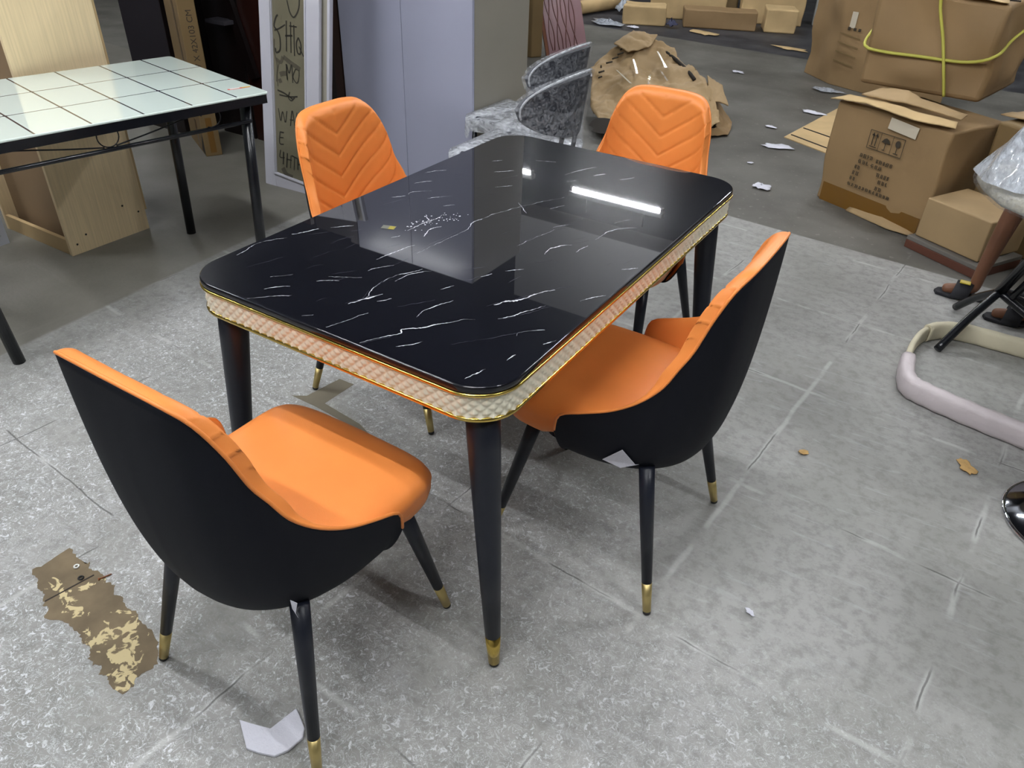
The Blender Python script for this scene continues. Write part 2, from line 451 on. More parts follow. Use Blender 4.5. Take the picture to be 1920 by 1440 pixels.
def bare(name, pts, m, z, label=None, parent=floor):
    q = MB(); q.prism(pts, z - 0.0012, z)
    o = q.build(name, m, parent)
    if label: o['label'] = label
    return o
PATCH = [(-0.717, -1.043), (-0.711, -1.013), (-0.707, -0.945), (-0.665, -0.956), (-0.628, -0.955), (-0.622, -0.948), (-0.604, -0.962), (-0.587, -0.956), (-0.558, -0.951), (-0.53, -0.962), (-0.505, -0.955), (-0.483, -0.974), (-0.455, -0.970), (-0.429, -0.98), (-0.398, -0.978), (-0.36, -0.988), (-0.317, -0.991), (-0.284, -0.999), (-0.255, -1.02), (-0.229, -1.041), (-0.232, -1.066), (-0.239, -1.091), (-0.225, -1.104), (-0.228, -1.13), (-0.266, -1.132), (-0.29, -1.122), (-0.314, -1.127), (-0.326, -1.113), (-0.345, -1.12), (-0.364, -1.117), (-0.379, -1.108), (-0.389, -1.094), (-0.415, -1.098), (-0.441, -1.089), (-0.473, -1.091), (-0.49, -1.084), (-0.513, -1.092), (-0.553, -1.109), (-0.576, -1.084), (-0.59, -1.087), (-0.608, -1.077), (-0.623, -1.064), (-0.645, -1.067), (-0.665, -1.058), (-0.678, -1.047), (-0.70, -1.05)]
_rp = random.Random(8)
def jag(P, k=4, a=.0035):
    out = []
    for p, q_ in zip(P, P[1:] + P[:1]):
        for i in range(k):
            t = i / k; out.append((p[0] + (q_[0] - p[0]) * t + _rp.uniform(-a, a), p[1] + (q_[1] - p[1]) * t + _rp.uniform(-a, a)))
    return out
bare('bare_patch', jag(PATCH), M_BARE, 0.0008, 'bare brown patch of subfloor with jagged edges and glue spots')
bare('bare_patch', [(-.74, -.137), (-.697, -.11), (-.677, .028), (-.614, .03), (-.618, -.107), (-.45, -.125), (-.38, -.15), (-.39, -.175), (-.454, -.15), (-.628, -.137)], M_BARE2, 0.0008, 'grey brown strip where a floor tile is missing')
q = MB(); q.prism([(-.600, -1.079), (-.578, -.965), (-.574, -.966), (-.596, -1.080)], 0.0003, 0.0014)
q.build('crack', M_SEAM, floor)
random.seed(4)
def blob(qq, x, y, r, z, ragged=0.5, n=18, mi=0, ax=1.0, rot=0.0, th=0.0006):
    pts = []
    for k in range(n):
        a = 2 * PI * k / n
        rr = r * (1 + ragged * (random.random() - 0.5) * 2)
        px, py = rr * math.cos(a) * ax, rr * math.sin(a)
        pts.append((x + px * math.cos(rot) - py * math.sin(rot), y + px * math.sin(rot) + py * math.cos(rot)))
    qq.prism(pts, z - th, z, mi)

# ------------------------------------------------------------------ ceiling lamps
lamp0 = empty('fluorescent_lamp', (0, 0, 0))
q = MB(); q.box((0, 0, 0.05), (1.3, 0.09, 0.06)); q.build('housing', M_HOUS, lamp0, bevel=0.006)
q = MB(); q.tube([(-0.61, 0, 0), (0.61, 0, 0)], 0.019, 12); q.build('tube', M_TUBE, lamp0)
q = MB(); q.box((-0.625, 0, 0.0), (0.03, 0.05, 0.06)); q.build('end_cap', M_HOUS, lamp0)
q = MB(); q.box((0.625, 0, 0.0), (0.03, 0.05, 0.06)); q.build('end_cap', M_HOUS, lamp0)
for hx_ in (-0.4, 0.4):
    q = MB(); q.tube([(hx_, 0, 0.075), (hx_, 0, 0.262)], 0.006, 6); q.build('hanger', M_HOUS, lamp0)
for i, (x, y) in enumerate(TUBES):
    o = lamp0 if i == 0 else copy_tree(lamp0)
    o.location = (x, y, CEIL - 0.01)
    lab = {0: 'lit fluorescent ceiling lamp mirrored as the long white streak in the marble top', 1: 'lit fluorescent ceiling lamp mirrored as the short white spot in the marble top'}.get(i, 'lit white fluorescent ceiling lamp out of view above the shop floor')
    tag(o, lab, 'ceiling lamp', 'fluorescent lamps under the ceiling')

# ------------------------------------------------------------------ dining table
TZ = 0.76
tbl = empty('dining_table', (0, 0, 0), 0, 'black marble-look dining table with quilted cream apron and gold trim, orange chairs around it', 'dining table')
def veins():
    V = [[(-.377,-.518),(-.387,-.458),(-.385,-.43),(-.357,-.385)],[(-.363,-.365),(-.345,-.331),(-.333,-.305)],[(-.317,-.282),(-.294,-.256),(-.281,-.24)],[(-.203,-.643),(-.172,-.611),(-.14,-.582)],[(-.206,-.595),(-.192,-.576),(-.172,-.555)],[(-.238,-.549),(-.206,-.514)],[(-.139,-.477),(-.109,-.457),(-.079,-.438)],[(-.145,-.506),(-.108,-.476)],[(-.024,-.541),(-.017,-.524),(-.011,-.504),(.006,-.469)],[(.097,-.642),(.114,-.604),(.134,-.57),(.128,-.558),(.15,-.537),(.177,-.499),(.199,-.462),(.221,-.444)],[(.16,-.613),(.175,-.595),(.19,-.569)],[(.006,-.635),(.021,-.59),(.034,-.546)],[(.123,-.503),(.118,-.478),(.127,-.443),(.141,-.407)],[(-.058,-.274),(-.054,-.202),(-.046,-.109),(-.059,-.046),(-.055,-.02),(-.043,.041),(-.003,.148),(.042,.239)],[(-.011,-.504),(-.029,-.447),(-.026,-.394),(.003,-.33)],[(-.113,-.352),(-.105,-.299),(-.092,-.241)],[(-.089,-.406),(-.084,-.383),(-.062,-.351)],[(-.249,.012),(-.228,.041),(-.207,.064)],[(-.374,.164),(-.361,.19),(-.342,.22)],[(-.306,.003),(-.31,.021),(-.273,.06)],[(-.345,.078),(-.335,.103),(-.317,.122)],[(-.222,.291),(-.181,.335)],[(-.279,.365),(-.258,.392)],[(-.038,.132),(.018,.082)],[(.104,-.102),(.116,-.036),(.128,.033)],[(.181,-.103),(.177,-.072),(.186,-.046),(.207,-.021)],[(.234,-.05),(.241,-.002)],[(.236,.042),(.242,.1),(.258,.133),(.289,.168)],[(.218,-.373),(.232,-.345),(.248,-.326),(.267,-.276),(.289,-.244)],[(.256,-.416),(.282,-.369),(.307,-.314)],[(.32,-.451),(.318,-.437),(.337,-.415),(.355,-.4)],[(.378,-.446),(.385,-.436),(.392,-.42)],[(.325,-.625),(.331,-.603),(.337,-.579)],[(.353,-.533),(.356,-.508)],[(.154,-.23),(.181,-.197)],[(.356,-.256),(.366,-.23),(.388,-.202)],[(.119,.042),(.136,.07),(.149,.093)],[(-.045,.396),(-.025,.464),(-.002,.514)],[(-.178,.454),(-.121,.478)],[(.23,.158),(.241,.185),(.262,.209)],[(-.15,.189),(-.118,.228)],[(-.329,-.041),(-.304,-.011)],[(-.182,-.007),(-.163,.017)],[(.36,-.07),(.388,-.042)],[(.052,.144),(.071,.188)],[(-.158,-.186),(-.155,-.139),(-.157,-.089)],[(-.106,-.19),(-.119,-.146),(-.108,-.116)],[(-.16,-.132),(-.145,-.094),(-.148,-.054)],[(-.162,-.241),(-.154,-.219)],[(-.183,-.08),(-.153,-.104)],[(.103,.454),(.128,.498)],[(.026,.441),(.047,.473)],[(-.012,-.41),(-.004,-.362),(.023,-.325)],[(.017,-.5),(.032,-.473)],[(-.063,-.63),(-.049,-.613)],[(.126,-.285),(.138,-.258)],[(.091,-.384),(.101,-.352)]]
    thick = {1: 2.2, 8: 1.7, 9: 1.3, 13: 1.5, 25: 1.8, 28: 2.8, 31: 2.0, 29: 1.3, 14: 1.3, 46: 1.8, 2: 1.4, 10: 1.2}
    return V, thick
q = MB()
# top slab with a softly rounded upper edge (black), then veins as inlaid slivers of the same mesh
prof = [(0.0015, TZ - 0.0150), (0, TZ - 0.013), (0, TZ - 0.004), (0.0008, TZ - 0.0016), (0.0030, TZ)]
q.rings([[(x, y, z) for x, y in rrect(0.4 - o, 0.65 - o, 0.092 - o, 12)] for o, z in prof], 0, True)
q.sm[-1] = False
V, thick = veins()
rnd = random.Random(11)
def sliver(q, pts, w, mi, z):
    P, _ = catmull(pts, max(4, int(sum(math.dist(a, b) for a, b in zip(pts, pts[1:])) / 0.0032)))
    L_, R_ = [], []
    n = len(P); drift = 0.0; wf = 1.0
    for i in range(n):
        t = P[min(i + 1, n - 1)] - P[max(i - 1, 0)]; t = t / (np.linalg.norm(t) + 1e-9); nn = np.array([-t[1], t[0]])
        drift = drift * .8 + rnd.uniform(-.0013, .0013); c0 = P[i] + nn * drift
        ww = w * (0.25 + 0.75 * math.sin(PI * min(1, max(0, (i + .4) / n)))) * rnd.uniform(0.3, 1.15) * wf; wf = min(1.35, max(.15, wf + rnd.uniform(-.3, .3)))
        L_.append((*(c0 + nn * ww), z)); R_.append((*(c0 - nn * ww), z))
    q.grid([L_, R_], mi, False)
for i, v in enumerate(V):
    sliver(q, v, 0.00105 * thick.get(i, 1.0), 1, TZ + 0.0002)
for i in (9, 13, 28, 14, 29, 8, 24, 27, 19):      # fainter companions running beside the main veins
    d = (rnd.uniform(-.016, .016), rnd.uniform(-.02, .02))
    sliver(q, [(max(-.39, min(.39, x + d[0])), y + d[1]) for x, y in V[i]][:4], 0.0008, 2, TZ + 0.0002)
for k in range(46):                                # faint short streaks all over
    x, y = rnd.uniform(-.36, .36), rnd.uniform(-.6, .6); a = rnd.uniform(.9, 1.5); l = rnd.uniform(.02, .09)
    x2, y2 = x + math.cos(a) * l, y + math.sin(a) * l
    if abs(x2) < .37 and abs(y2) < .62: sliver(q, [(x, y), ((x + x2) / 2 + rnd.uniform(-.004, .004), (y + y2) / 2), (x2, y2)], 0.0007, 2, TZ + 0.0002)
for k in range(60):                                # white splatter left of the middle
    t = rnd.random(); x = -.165 + .06 * t + rnd.gauss(0, .016) - .01; y = -.16 + .13 * t + rnd.gauss(0, .02)
    blob_r = rnd.uniform(.0007, .0022)
    pts = [(x + blob_r * math.cos(a) * rnd.uniform(.6, 1.3), y + blob_r * math.sin(a) * rnd.uniform(.8, 1.8), TZ + .0002) for a in [2 * PI * j / 7 for j in range(7)]]
    q.add(pts, [tuple(range(7))], 1)
q.build('tabletop', [M_MARBLE, M_VEIN, M_VEIN2], tbl, fixn=True)
def band_rail(name, z0, z1, off, m):
    q = MB()
    zc, h = (z0 + z1) / 2, (z1 - z0) / 2
    pr = []
    for k in range(9):
        a = -PI / 2 + PI * k / 8
        pr.append((off - h * 0.75 * math.cos(a), zc + h * math.sin(a)))
    pr = [(off + 0.014, z0)] + pr + [(off + 0.014, z1)]
    q.rings([[(x, y, z) for x, y in rrect(0.4 - o, 0.65 - o, 0.092 - o, 14)] for o, z in pr], 0, True, False, False)
    return q.build(name, m, tbl)
band_rail('gold_rail', 0.7382, 0.7450, 0.0005, M_GOLD)
band_rail('gold_rail', 0.6810, 0.6905, 0.0050, M_GOLD)
# quilted apron
q = MB()
hx, hy, rr = 0.4 - 0.0075, 0.65 - 0.0075, 0.0845
step = 0.0020
def outline_pts(hx, hy, r, step):
    segs = []
    out = []
    def line(a, b):
        n = max(1, int(math.dist(a, b) / step)); d = ((b[0] - a[0]) / math.dist(a, b), (b[1] - a[1]) / math.dist(a, b))
        for k in range(n): out.append((a[0] + (b[0] - a[0]) * k / n, a[1] + (b[1] - a[1]) * k / n, d[1], -d[0]))
    def arc(cx, cy, a0):
        n = max(4, int(r * PI / 2 / step))
        for k in range(n):
            a = a0 + PI / 2 * k / n
            out.append((cx + r * math.cos(a), cy + r * math.sin(a), math.cos(a), math.sin(a)))
    line((hx, -hy + r), (hx, hy - r)); arc(hx - r, hy - r, 0); line((hx - r, hy), (-hx + r, hy)); arc(-hx + r, hy - r, PI / 2)
    line((-hx, hy - r), (-hx, -hy + r)); arc(-hx + r, -hy + r, PI); line((-hx + r, -hy), (hx - r, -hy)); arc(hx - r, -hy + r, 1.5 * PI)
    return out
O = outline_pts(hx, hy, rr, step)
s_acc, per = [0.0], 0
for a, b in zip(O, O[1:] + O[:1]): s_acc.append(s_acc[-1] + math.dist(a[:2], b[:2]))
total = s_acc[-1]; nd_ = round(total / 0.0225); pw = total / nd_; ph = 0.0205
rows = []
for k in range(23):
    z = 0.6895 + (0.7385 - 0.6895) * k / 22
    row = []
    for i, (x, y, nx, ny) in enumerate(O):
        a = s_acc[i] / pw + (z - 0.6895) / ph; b = s_acc[i] / pw - (z - 0.6895) / ph
        fa, fb = abs((a % 1) - .5) * 2, abs((b % 1) - .5) * 2
        h = 0.0050 * min(1 - fa, 1 - fb) ** 0.8
        row.append((x + nx * h, y + ny * h, z))
    rows.append(row)
q.grid(rows, 0, True, close_u=True)
q.build('quilted_apron', M_CREAM, tbl)
q = MB()
q.rings([[(x, y, z) for x, y in rrect(0.4 - o, 0.65 - o, 0.08, 8)] for o, z in ((.02, .683), (.02, .740))], 0, False, True, True)
q.build('subframe', M_DARKX, tbl)
for sx in (-1, 1):
    for sy in (-1, 1):
        top = Vector((sx * .335, sy * .585, .684)); foot = Vector((sx * .400, sy * .622, 0))
        def at(z): return top + (foot - top) * ((top.z - z) / top.z)
        q = MB(); q.tube([at(.684), at(.60), at(.30), at(.094)], [.0335, .0325, .0245, .0175], 24)
        lg = q.build('leg', M_LEG, tbl)
        q = MB(); q.tube([at(.0945), at(.010)], [.0176, .0128], 24); q.build('gold_tip', M_GOLD, lg)
        q = MB(); q.tube([at(.0105), at(.003), at(.0)], [.0118, .0112, .007], 20); q.build('foot_pad', M_RUBBER, lg)
# little sticker on the top
q = MB(); R = Matrix.Rotation(.35, 3, 'Z')
q.box((-.206, -.198, TZ + .0004), (.034, .020, .0003), M=R, mi=0); q.box((-.198, -.196, TZ + .0006), (.014, .018, .0002), M=R, mi=1)
q.build('sticker', [mat('grey_film_label', srgb(96, 96, 88), rough=0.3), mat('dull_yellow_label', srgb(150, 138, 48), rough=0.4)], tbl)['label'] = 'small grey and yellow label'

# ------------------------------------------------------------------ orange dining chairs
RIM = [(0, -.282, .890), (.07, -.281, .889), (.122, -.274, .879), (.154, -.255, .849), (.176, -.232, .79), (.188, -.210, .72), (.199, -.191, .68), (.213, -.168, .632),
       (.229, -.128, .588), (.242, -.074, .552), (.2505, -.010, .524), (.2535, .028, .508), (.253, .046, .488), (.2485, .052, .445)]
BOT = [(0, -.165, .376), (.05, -.163, .376), (.10, -.150, .376), (.14, -.128, .377), (.175, -.098, .378), (.196, -.070, .38), (.206, -.052, .381), (.215, -.034, .383),
       (.222, -.014, .385), (.228, .004, .388), (.233, .020, .391), (.236, .030, .394), (.238, .038, .397), (.240, .044, .402)]
MID = [(0, -.268, .395), (.075, -.262, .395), (.14, -.245, .397), (.19, -.215, .40), (.222, -.180, .405), (.238, -.150, .41), (.247, -.122, .414), (.253, -.092, .418),
       (.257, -.060, .422), (.258, -.028, .426), (.257, .002, .43), (.256, .022, .432), (.254, .038, .434), (.250, .048, .426)]
NU, NV = 170, 190
Rc, su = catmull(RIM, NU)
def follow(P):
    P = np.array(P, float); out = np.zeros((NU, 3)); Q = np.vstack([2 * P[0] - P[1], P, 2 * P[-1] - P[-2]])
    for n, t in enumerate(np.linspace(0, 1, NU)):
        i = min(int(np.searchsorted(su, t, 'right')) - 1, len(P) - 2); u = (t - su[i]) / max(1e-9, su[i + 1] - su[i])
        p0, p1, p2, p3 = Q[i:i + 4]
        out[n] = 0.5 * ((2 * p1) + (-p0 + p2) * u + (2 * p0 - 5 * p1 + 4 * p2 - p3) * u * u + (-p0 + 3 * p1 - 3 * p2 + p3) * u ** 3)
    return out
Bc, Mc = follow(BOT), follow(MID)
def full(A):
    L_ = A[1:][::-1].copy(); L_[:, 0] *= -1
    return np.vstack([L_, A])
Rf, Bf, Mf = full(Rc), full(Bc), full(Mc)
NF = len(Rf)
_u = np.abs(np.linspace(-1, 1, NF))
Bf[:, 0] *= 0.76; Bf[:, 2] = 0.353 + (Bf[:, 2] - .376) * .3
Mf[:, 0] *= 0.872; Mf[:, 1] += -0.027 * (1 - _u); Mf[:, 2] += -0.098 * (1 - _u) - 0.068 * _u
def surf(vs):
    G = np.zeros((len(vs), NF, 3))
    for k, v in enumerate(vs):
        G[k] = (1 - v) ** 2 * Bf + 2 * v * (1 - v) * Mf + v * v * Rf
    return G
VS = np.linspace(0, 1, NV)
SG = surf(VS)
du = np.gradient(SG, axis=1); dv = np.gradient(SG, axis=0)
NN = np.cross(du, dv); NN /= (np.linalg.norm(NN, axis=2, keepdims=True) + 1e-12)
ctr = np.array([0, 0.02, 0.62])
sgn = np.sign(((ctr - SG) * NN).sum(2)); NN *= np.where(sgn == 0, 1, sgn)[:, :, None]

def make_chair():
    root = empty('dining_chair')
    # black outer shell, with thickness
    q = MB()
    out = SG[::3, ::2]; inn = out + NN[::3, ::2] * 0.003; NF = out.shape[1]
    q.grid([list(map(tuple, r)) for r in out], 0, True)
    q.grid([list(map(tuple, r)) for r in inn], 0, True)
    o2 = len(out) * NF
    R_ = len(out)
    for j in range(NF - 1):
        q.f.append((j, j + 1, o2 + j + 1, o2 + j)); q.m.append(0); q.sm.append(True)
        a = (R_ - 1) * NF + j
        q.f.append((a, a + 1, o2 + a + 1, o2 + a)); q.m.append(0); q.sm.append(True)
    for i in range(R_ - 1):
        for jj in (0, NF - 1):
            a = i * NF + jj
            q.f.append((a, a + NF, o2 + a + NF, o2 + a)); q.m.append(0); q.sm.append(True)
    q.build('shell', M_BLACKF, root)
    NF = SG.shape[1]
    # orange padded lining: rounded rim, chevron quilting on the back
    q = MB()
    rows = []
    uu = np.abs(np.linspace(-1, 1, NF))
    tb = np.interp(uu, [0, .28, .5, .68, .85, 1.0], [.036, .036, .032, .018, .008, .0055])       # padding thickness along the rim
    fw = np.interp(uu, [0, .30, .52, .72, 1.0], [.90, .88, .62, .15, 0.0])                     # on the back the padding grows straight forward
    def push(n, v):
        w = (fw * min(1, max(0, (v - .25) / .3)))[:, None]
        d = n * (1 - w) + np.array([0, 1.0, 0.10]) * w
        return d / np.linalg.norm(d, axis=1, keepdims=True)
    edge = SG[-1]; nedge = push(NN[-1], 1.0); vedge = dv[-1] / (np.linalg.norm(dv[-1], axis=1, keepdims=True) + 1e-12)
    vs2 = np.concatenate([1 - 0.06 * np.linspace(0, 1, 16) ** 1.6, VS[VS < 0.94][::-1]])
    vs2 = vs2[vs2 > 0.34]
    S2 = surf(vs2)
    for i, v in enumerate(vs2):
        k = min(NV - 1, int(round(v * (NV - 1))))
        nn = NN[k]
        dist = np.linalg.norm(S2[i] - Rf, axis=1)
        D = 0.030
        w = np.sqrt(np.maximum(0, 1 - (1 - np.minimum(1, dist / D)) ** 2))
        t = tb * w
        P = S2[i] + push(nn, v) * (0.0005 + t)[:, None] + vedge * (0.004 * (1 - np.minimum(1, dist / D)))[:, None]
        x, z = P[:, 0], P[:, 2]
        mid = NF // 2
        arc = np.concatenate([[0], np.cumsum(np.linalg.norm(np.diff(P, axis=0), axis=1))]); arc = np.abs(arc - arc[mid])
        ph = (z - 0.74 * arc - 0.806) / 0.0655
        fr = np.abs(ph - np.round(ph)) * 0.0655 * 0.80
        g = -0.0036 * np.exp(-(fr / 0.0021) ** 2) + 0.0016 * np.sqrt(np.minimum(1, fr / 0.016))
        mask = np.clip((z - 0.50) / 0.03, 0, 1) * np.clip((0.886 - z) / 0.02, 0, 1) * np.clip((0.30 - arc) / 0.05, 0, 1) * 1.0
        rows.append(P + nn * (g * mask)[:, None])
    q.grid([list(map(tuple, r)) for r in rows], 0, True)
    lin = q.build('padded_lining', M_ORANGE, root)
    # piping along the seam
    q = MB()
    P = edge + nedge * 0.0015 + vedge * 0.002
    q.tube([tuple(p) for p in P[1:-1:4]] , 0.0033, 8)
    q.build('piping', M_ORANGE, root)
    # seat cushion
    def outl(o):
        hw, hd = .2265 - o, .205 - o
        pts = []
        n = 72
        for k in range(n):
            a = 2 * PI * k / n
            e = 0.30
            cx = math.copysign(abs(math.cos(a)) ** e, math.cos(a)); sy = math.copysign(abs(math.sin(a)) ** e, math.sin(a))
            y = hd * sy
            wf = hw * (1 - 0.24 * max(0, -sy) ** 2)
            pts.append((wf * cx, .018 + y + (0.010 * (1 - cx * cx) if sy > 0 else 0)))
        return pts
    q = MB()
    prof = [(.09, .386), (.05, .388), (.022, .394), (.008, .408), (.003, .430), (.0025, .448), (.0015, .452), (.003, .462), (.008, .473), (.017, .481), (.032, .487), (.06, .491), (.10, .493), (.15, .494)]
    rg = []
    for o, z in prof:
        rg.append([(x, y, max(z, .384 + .066 * min(1, max(0, (.10 - y) / .1))) - (0.012 * max(0, (y - 0.15) / 0.08) ** 2 if z > .46 else 0)) for x, y in outl(o)])
    q.rings(rg, 0, True)
    q.build('seat', M_ORANGE, root)
    q = MB()
    q.rings([[(x, y, z) for x, y in rrect(.165 - o, .135 - o, .05, 6)] for o, z in ((.02, .350), (0, .356), (0, .41))], 0, False)
    q.build('seat_frame', M_BLACKF, root)
    for sx in (-1, 1):
        for fx, fy, tx, ty in ((.237, -.235, .170, -.150), (.207, .240, .165, .145)):
            top = Vector((sx * tx, ty, .385)); foot = Vector((sx * fx, fy, 0))
            at = lambda z: top + (foot - top) * ((top.z - z) / top.z)
            q = MB(); q.tube([at(.385), at(.30), at(.088)], [.0185, .0175, .0125], 20)
            lg = q.build('leg', M_LEG, root)
            q = MB(); q.tube([at(.0885), at(.010)], [.0127, .0102], 20); q.build('brass_tip', M_BRASS, lg)
            q = MB(); q.tube([at(.0105), at(.003), at(0)], [.0100, .0095, .006], 16); q.build('foot_pad', M_RUBBER, lg)
    return root
chair = make_chair()
G = 'orange and black dining chairs around the marble table'
CH = [((.008, -.790), 0.0, 'orange chair with black back in the left foreground, seen from behind'),
      ((.398, -.060), PI / 2, 'orange chair with black back drawn up to the right long side of the marble table'),
      ((-.468, .172), -PI / 2, 'orange quilted chair on the left long side of the table, before the lilac grey wardrobe'),
      ((.005, .735), PI, 'orange quilted chair at the far short end of the table, before the flattened cardboard')]
chairs = []
for i, (xy, rz, lab) in enumerate(CH):
    o = chair if i == 0 else copy_tree(chair)
    o.location = (xy[0], xy[1], 0); o.rotation_euler = (0, 0, rz)
    tag(o, lab, 'chair', G); chairs.append(o)
# torn bits of packing film left under two shells
def scrap(parent, pts, name='plastic_scrap'):
    q = MB()
    q.add(pts, [(0, 1, 2), (0, 2, 3), (3, 2, 4)] if len(pts) == 5 else [tuple(range(len(pts)))], 0)
    o = q.build(name, M_FOAM, parent); o['label'] = 'torn white scrap of packing film'
    sd = o.modifiers.new('th', 'SOLIDIFY'); sd.thickness = 0.0008
    return o
scrap(chairs[0], [(.181, -.176, .426), (.192, -.171, .420), (.189, -.176, .396), (.183, -.177, .406), (.194, -.176, .388)])
scrap(chairs[1], [(-.213, -.058, .392), (-.224, -.106, .450), (-.192, -.130, .396), (-.203, -.100, .380), (-.182, -.135, .392)])

# ------------------------------------------------------------------ glass topped table on the left
GT = empty('glass_table', (-1.383, 0.512, 0), math.atan2(-.1934, .981) + 0.0, 'glass-topped table with pale green square tiles and black metal legs', 'table')
# local frame: origin at the near right corner of the top, -Y along the long near edge (1.2 m), -X across (0.79 m)
GT.rotation_euler = (0, 0, -math.atan2(.1934, .981))
GL, GW, GH = 1.20, 0.785, 0.76
q = MB()
pr = [(0.002, GH - .008), (0, GH - .006), (0, GH - .002), (.002, GH)]
def off_rect(o, z): return [(-GW / 2 + x, -GL / 2 + y, z) for x, y in rrect(GW / 2 - o, GL / 2 - o, .015, 5)]
q.rings([off_rect(o, z) for o, z in pr], 0, False)
def gline(a, b, w=.0032):
    d = Vector((b[0] - a[0], b[1] - a[1], 0)).normalized(); n = Vector((-d.y, d.x, 0)) * w
    A, B = Vector((*a, GH + .0003)), Vector((*b, GH + .0003))
    q.add([A + n, B + n, B - n, A - n], [(0, 1, 2, 3)], 1)
ys = [-.131 - .1728 * k for k in range(7)]
xs = [-.262, -.524]
for y in ys: gline((-.004, y), (-GW + .004, y))
for x in xs: gline((x, -.004), (x, -GL + .004), .0024)
for y in ys:
    for x in xs:
        q.add([(x - .010, y, GH + .0005), (x, y - .010, GH + .0005), (x + .010, y, GH + .0005), (x, y + .010, GH + .0005)], [(0, 1, 2, 3)], 1)
q.build('glass_top', [M_GLASS, M_GLINE], GT)
q = MB()
for a, b in (((-.015, -.012), (-.015, -GL + .012)), ((-GW + .015, -.012), (-GW + .015, -GL + .012))):
    q.box(((a[0] + b[0]) / 2, (a[1] + b[1]) / 2, GH - .0235), (.026, abs(a[1] - b[1]), .031))
for y in (-.013, -GL + .013): q.box((-GW / 2, y, GH - .0235), (GW - .05, .026, .031))
q.build('rim_frame', M_METAL, GT)
for nm, (fx, fy) in {'a': (-.072, -.105), 'b': (-.072, -GL + .12), 'c': (-GW + .085, -.115), 'd': (-GW + .085, -GL + .12)}.items():
    tx, ty = (-.06 if fx > -.4 else -GW + .06), (-.075 if fy > -.6 else -GL + .075)
    q = MB(); q.tube([(tx, ty, GH - .035), (fx, fy, .0)], .0205, 16)
    q.build('leg', M_METAL, GT)
for xx in (-.036, -GW + .036):
    q = MB(); q.tube([(xx, -.07, .658), (xx, -GL + .07, .658)], .0075, 10); q.build('stretcher', M_METAL, GT)
    for yc in (-.60,):
        q = MB(); q.tube([(xx, yc + .036 * math.cos(a), .7025 + .036 * math.sin(a)) for a in [2 * PI * k / 28 for k in range(28)]], .0022, 6, closed=True)
        q.build('ornament_ring', M_METAL, GT)
    for sgn_ in (1, -1):
        q = MB(); P, _ = catmull([(xx, -.60 + .02 * sgn_, .668), (xx, -.60 + .14 * sgn_, .687), (xx, -.60 + .30 * sgn_, .715), (xx, -.60 + .42 * sgn_, .724)], 24)
        q.tube([tuple(p) for p in P], .0026, 6); q.build('ornament_wire', M_METAL, GT)
        q = MB(); cyy = -.60 + .37 * sgn_
        q.tube([(xx, cyy + sgn_ * .038 * math.cos(a), .698 + .034 * math.sin(a)) for a in [PI * .9 - 1.55 * PI * k / 24 for k in range(25)]], .0022, 6)
        q.build('ornament_curl', M_METAL, GT)
q = MB(); R = Matrix.Rotation(PI / 2 - .1, 3, 'Z')
q.box((-.115, -.060, GH + .0006), (.085, .013, .0006), M=R, mi=0); q.box((-.113, -.030, GH + .001), (.034, .009, .0004), M=R, mi=1); q.box((-.117, -.075, GH + .001), (.038, .008, .0004), M=R, mi=2)
q.build('sticker', [M_STICKR, M_STICKY, M_STICKW], GT)['label'] = 'small red, white and yellow sticker'

# ------------------------------------------------------------------ light wood carcass standing behind the glass table
WC = empty('wooden_carcass', (-2.295, 0.066, 0), 0, 'light wood cabinet carcass on end behind the glass table, screw holes near its foot', 'cabinet')
q = MB(); q.box((-.009, .195, .95), (.018, .39, 1.90)); q.build('side_panel', M_WOOD, WC, bevel=.001)
q = MB(); q.box((-.51, .195, .95), (.018, .39, 1.90)); q.build('side_panel', M_WOOD, WC, bevel=.001)
q = MB(); q.box((-.26, .06, .95), (.48, .006, 1.86)); q.build('back_board', M_BACKB, WC)
q = MB(); q.box((-.26, .012, .035), (.482, .018, .07)); q.build('plinth', M_WOODE, WC, bevel=.001)
q = MB(); q.box((-.26, .225, 1.892), (.482, .32, .016)); q.build('top_board', M_WOOD, WC)
for y, z in ((.035, .045), (.085, .075), (.285, .145), (.355, .095)):
    q = MB(); q.tube([(-.001, y, z), (.0006, y, z)], .0048, 10); q.build('screw_hole', M_SEAM, WC)
q = MB(); q.box((-2.330, .466, .99), (.05, .012, 1.80))
tag(q.build('wooden_strip', M_WOODE), 'narrow light wood strip standing just behind the wooden cabinet side', 'board')
q = MB(); q.box((-2.655, -.12, .45), (.016, .21, .90), M=None)
q.tube([(-2.6475, -.045, .045), (-2.6465, -.045, .045)], .005, 8)
tag(q.build('white_board', mat('white_melamine', srgb(186, 190, 200), rough=.4)), 'white melamine board with a screw hole at the left edge of the view', 'board')

# ------------------------------------------------------------------ tall flat-pack carton
TC = empty('tall_carton', (-2.876, 1.384, 0), math.atan2(.082, .042) - PI / 2, 'tall brown carton printed with its size standing behind the glass table', 'box')
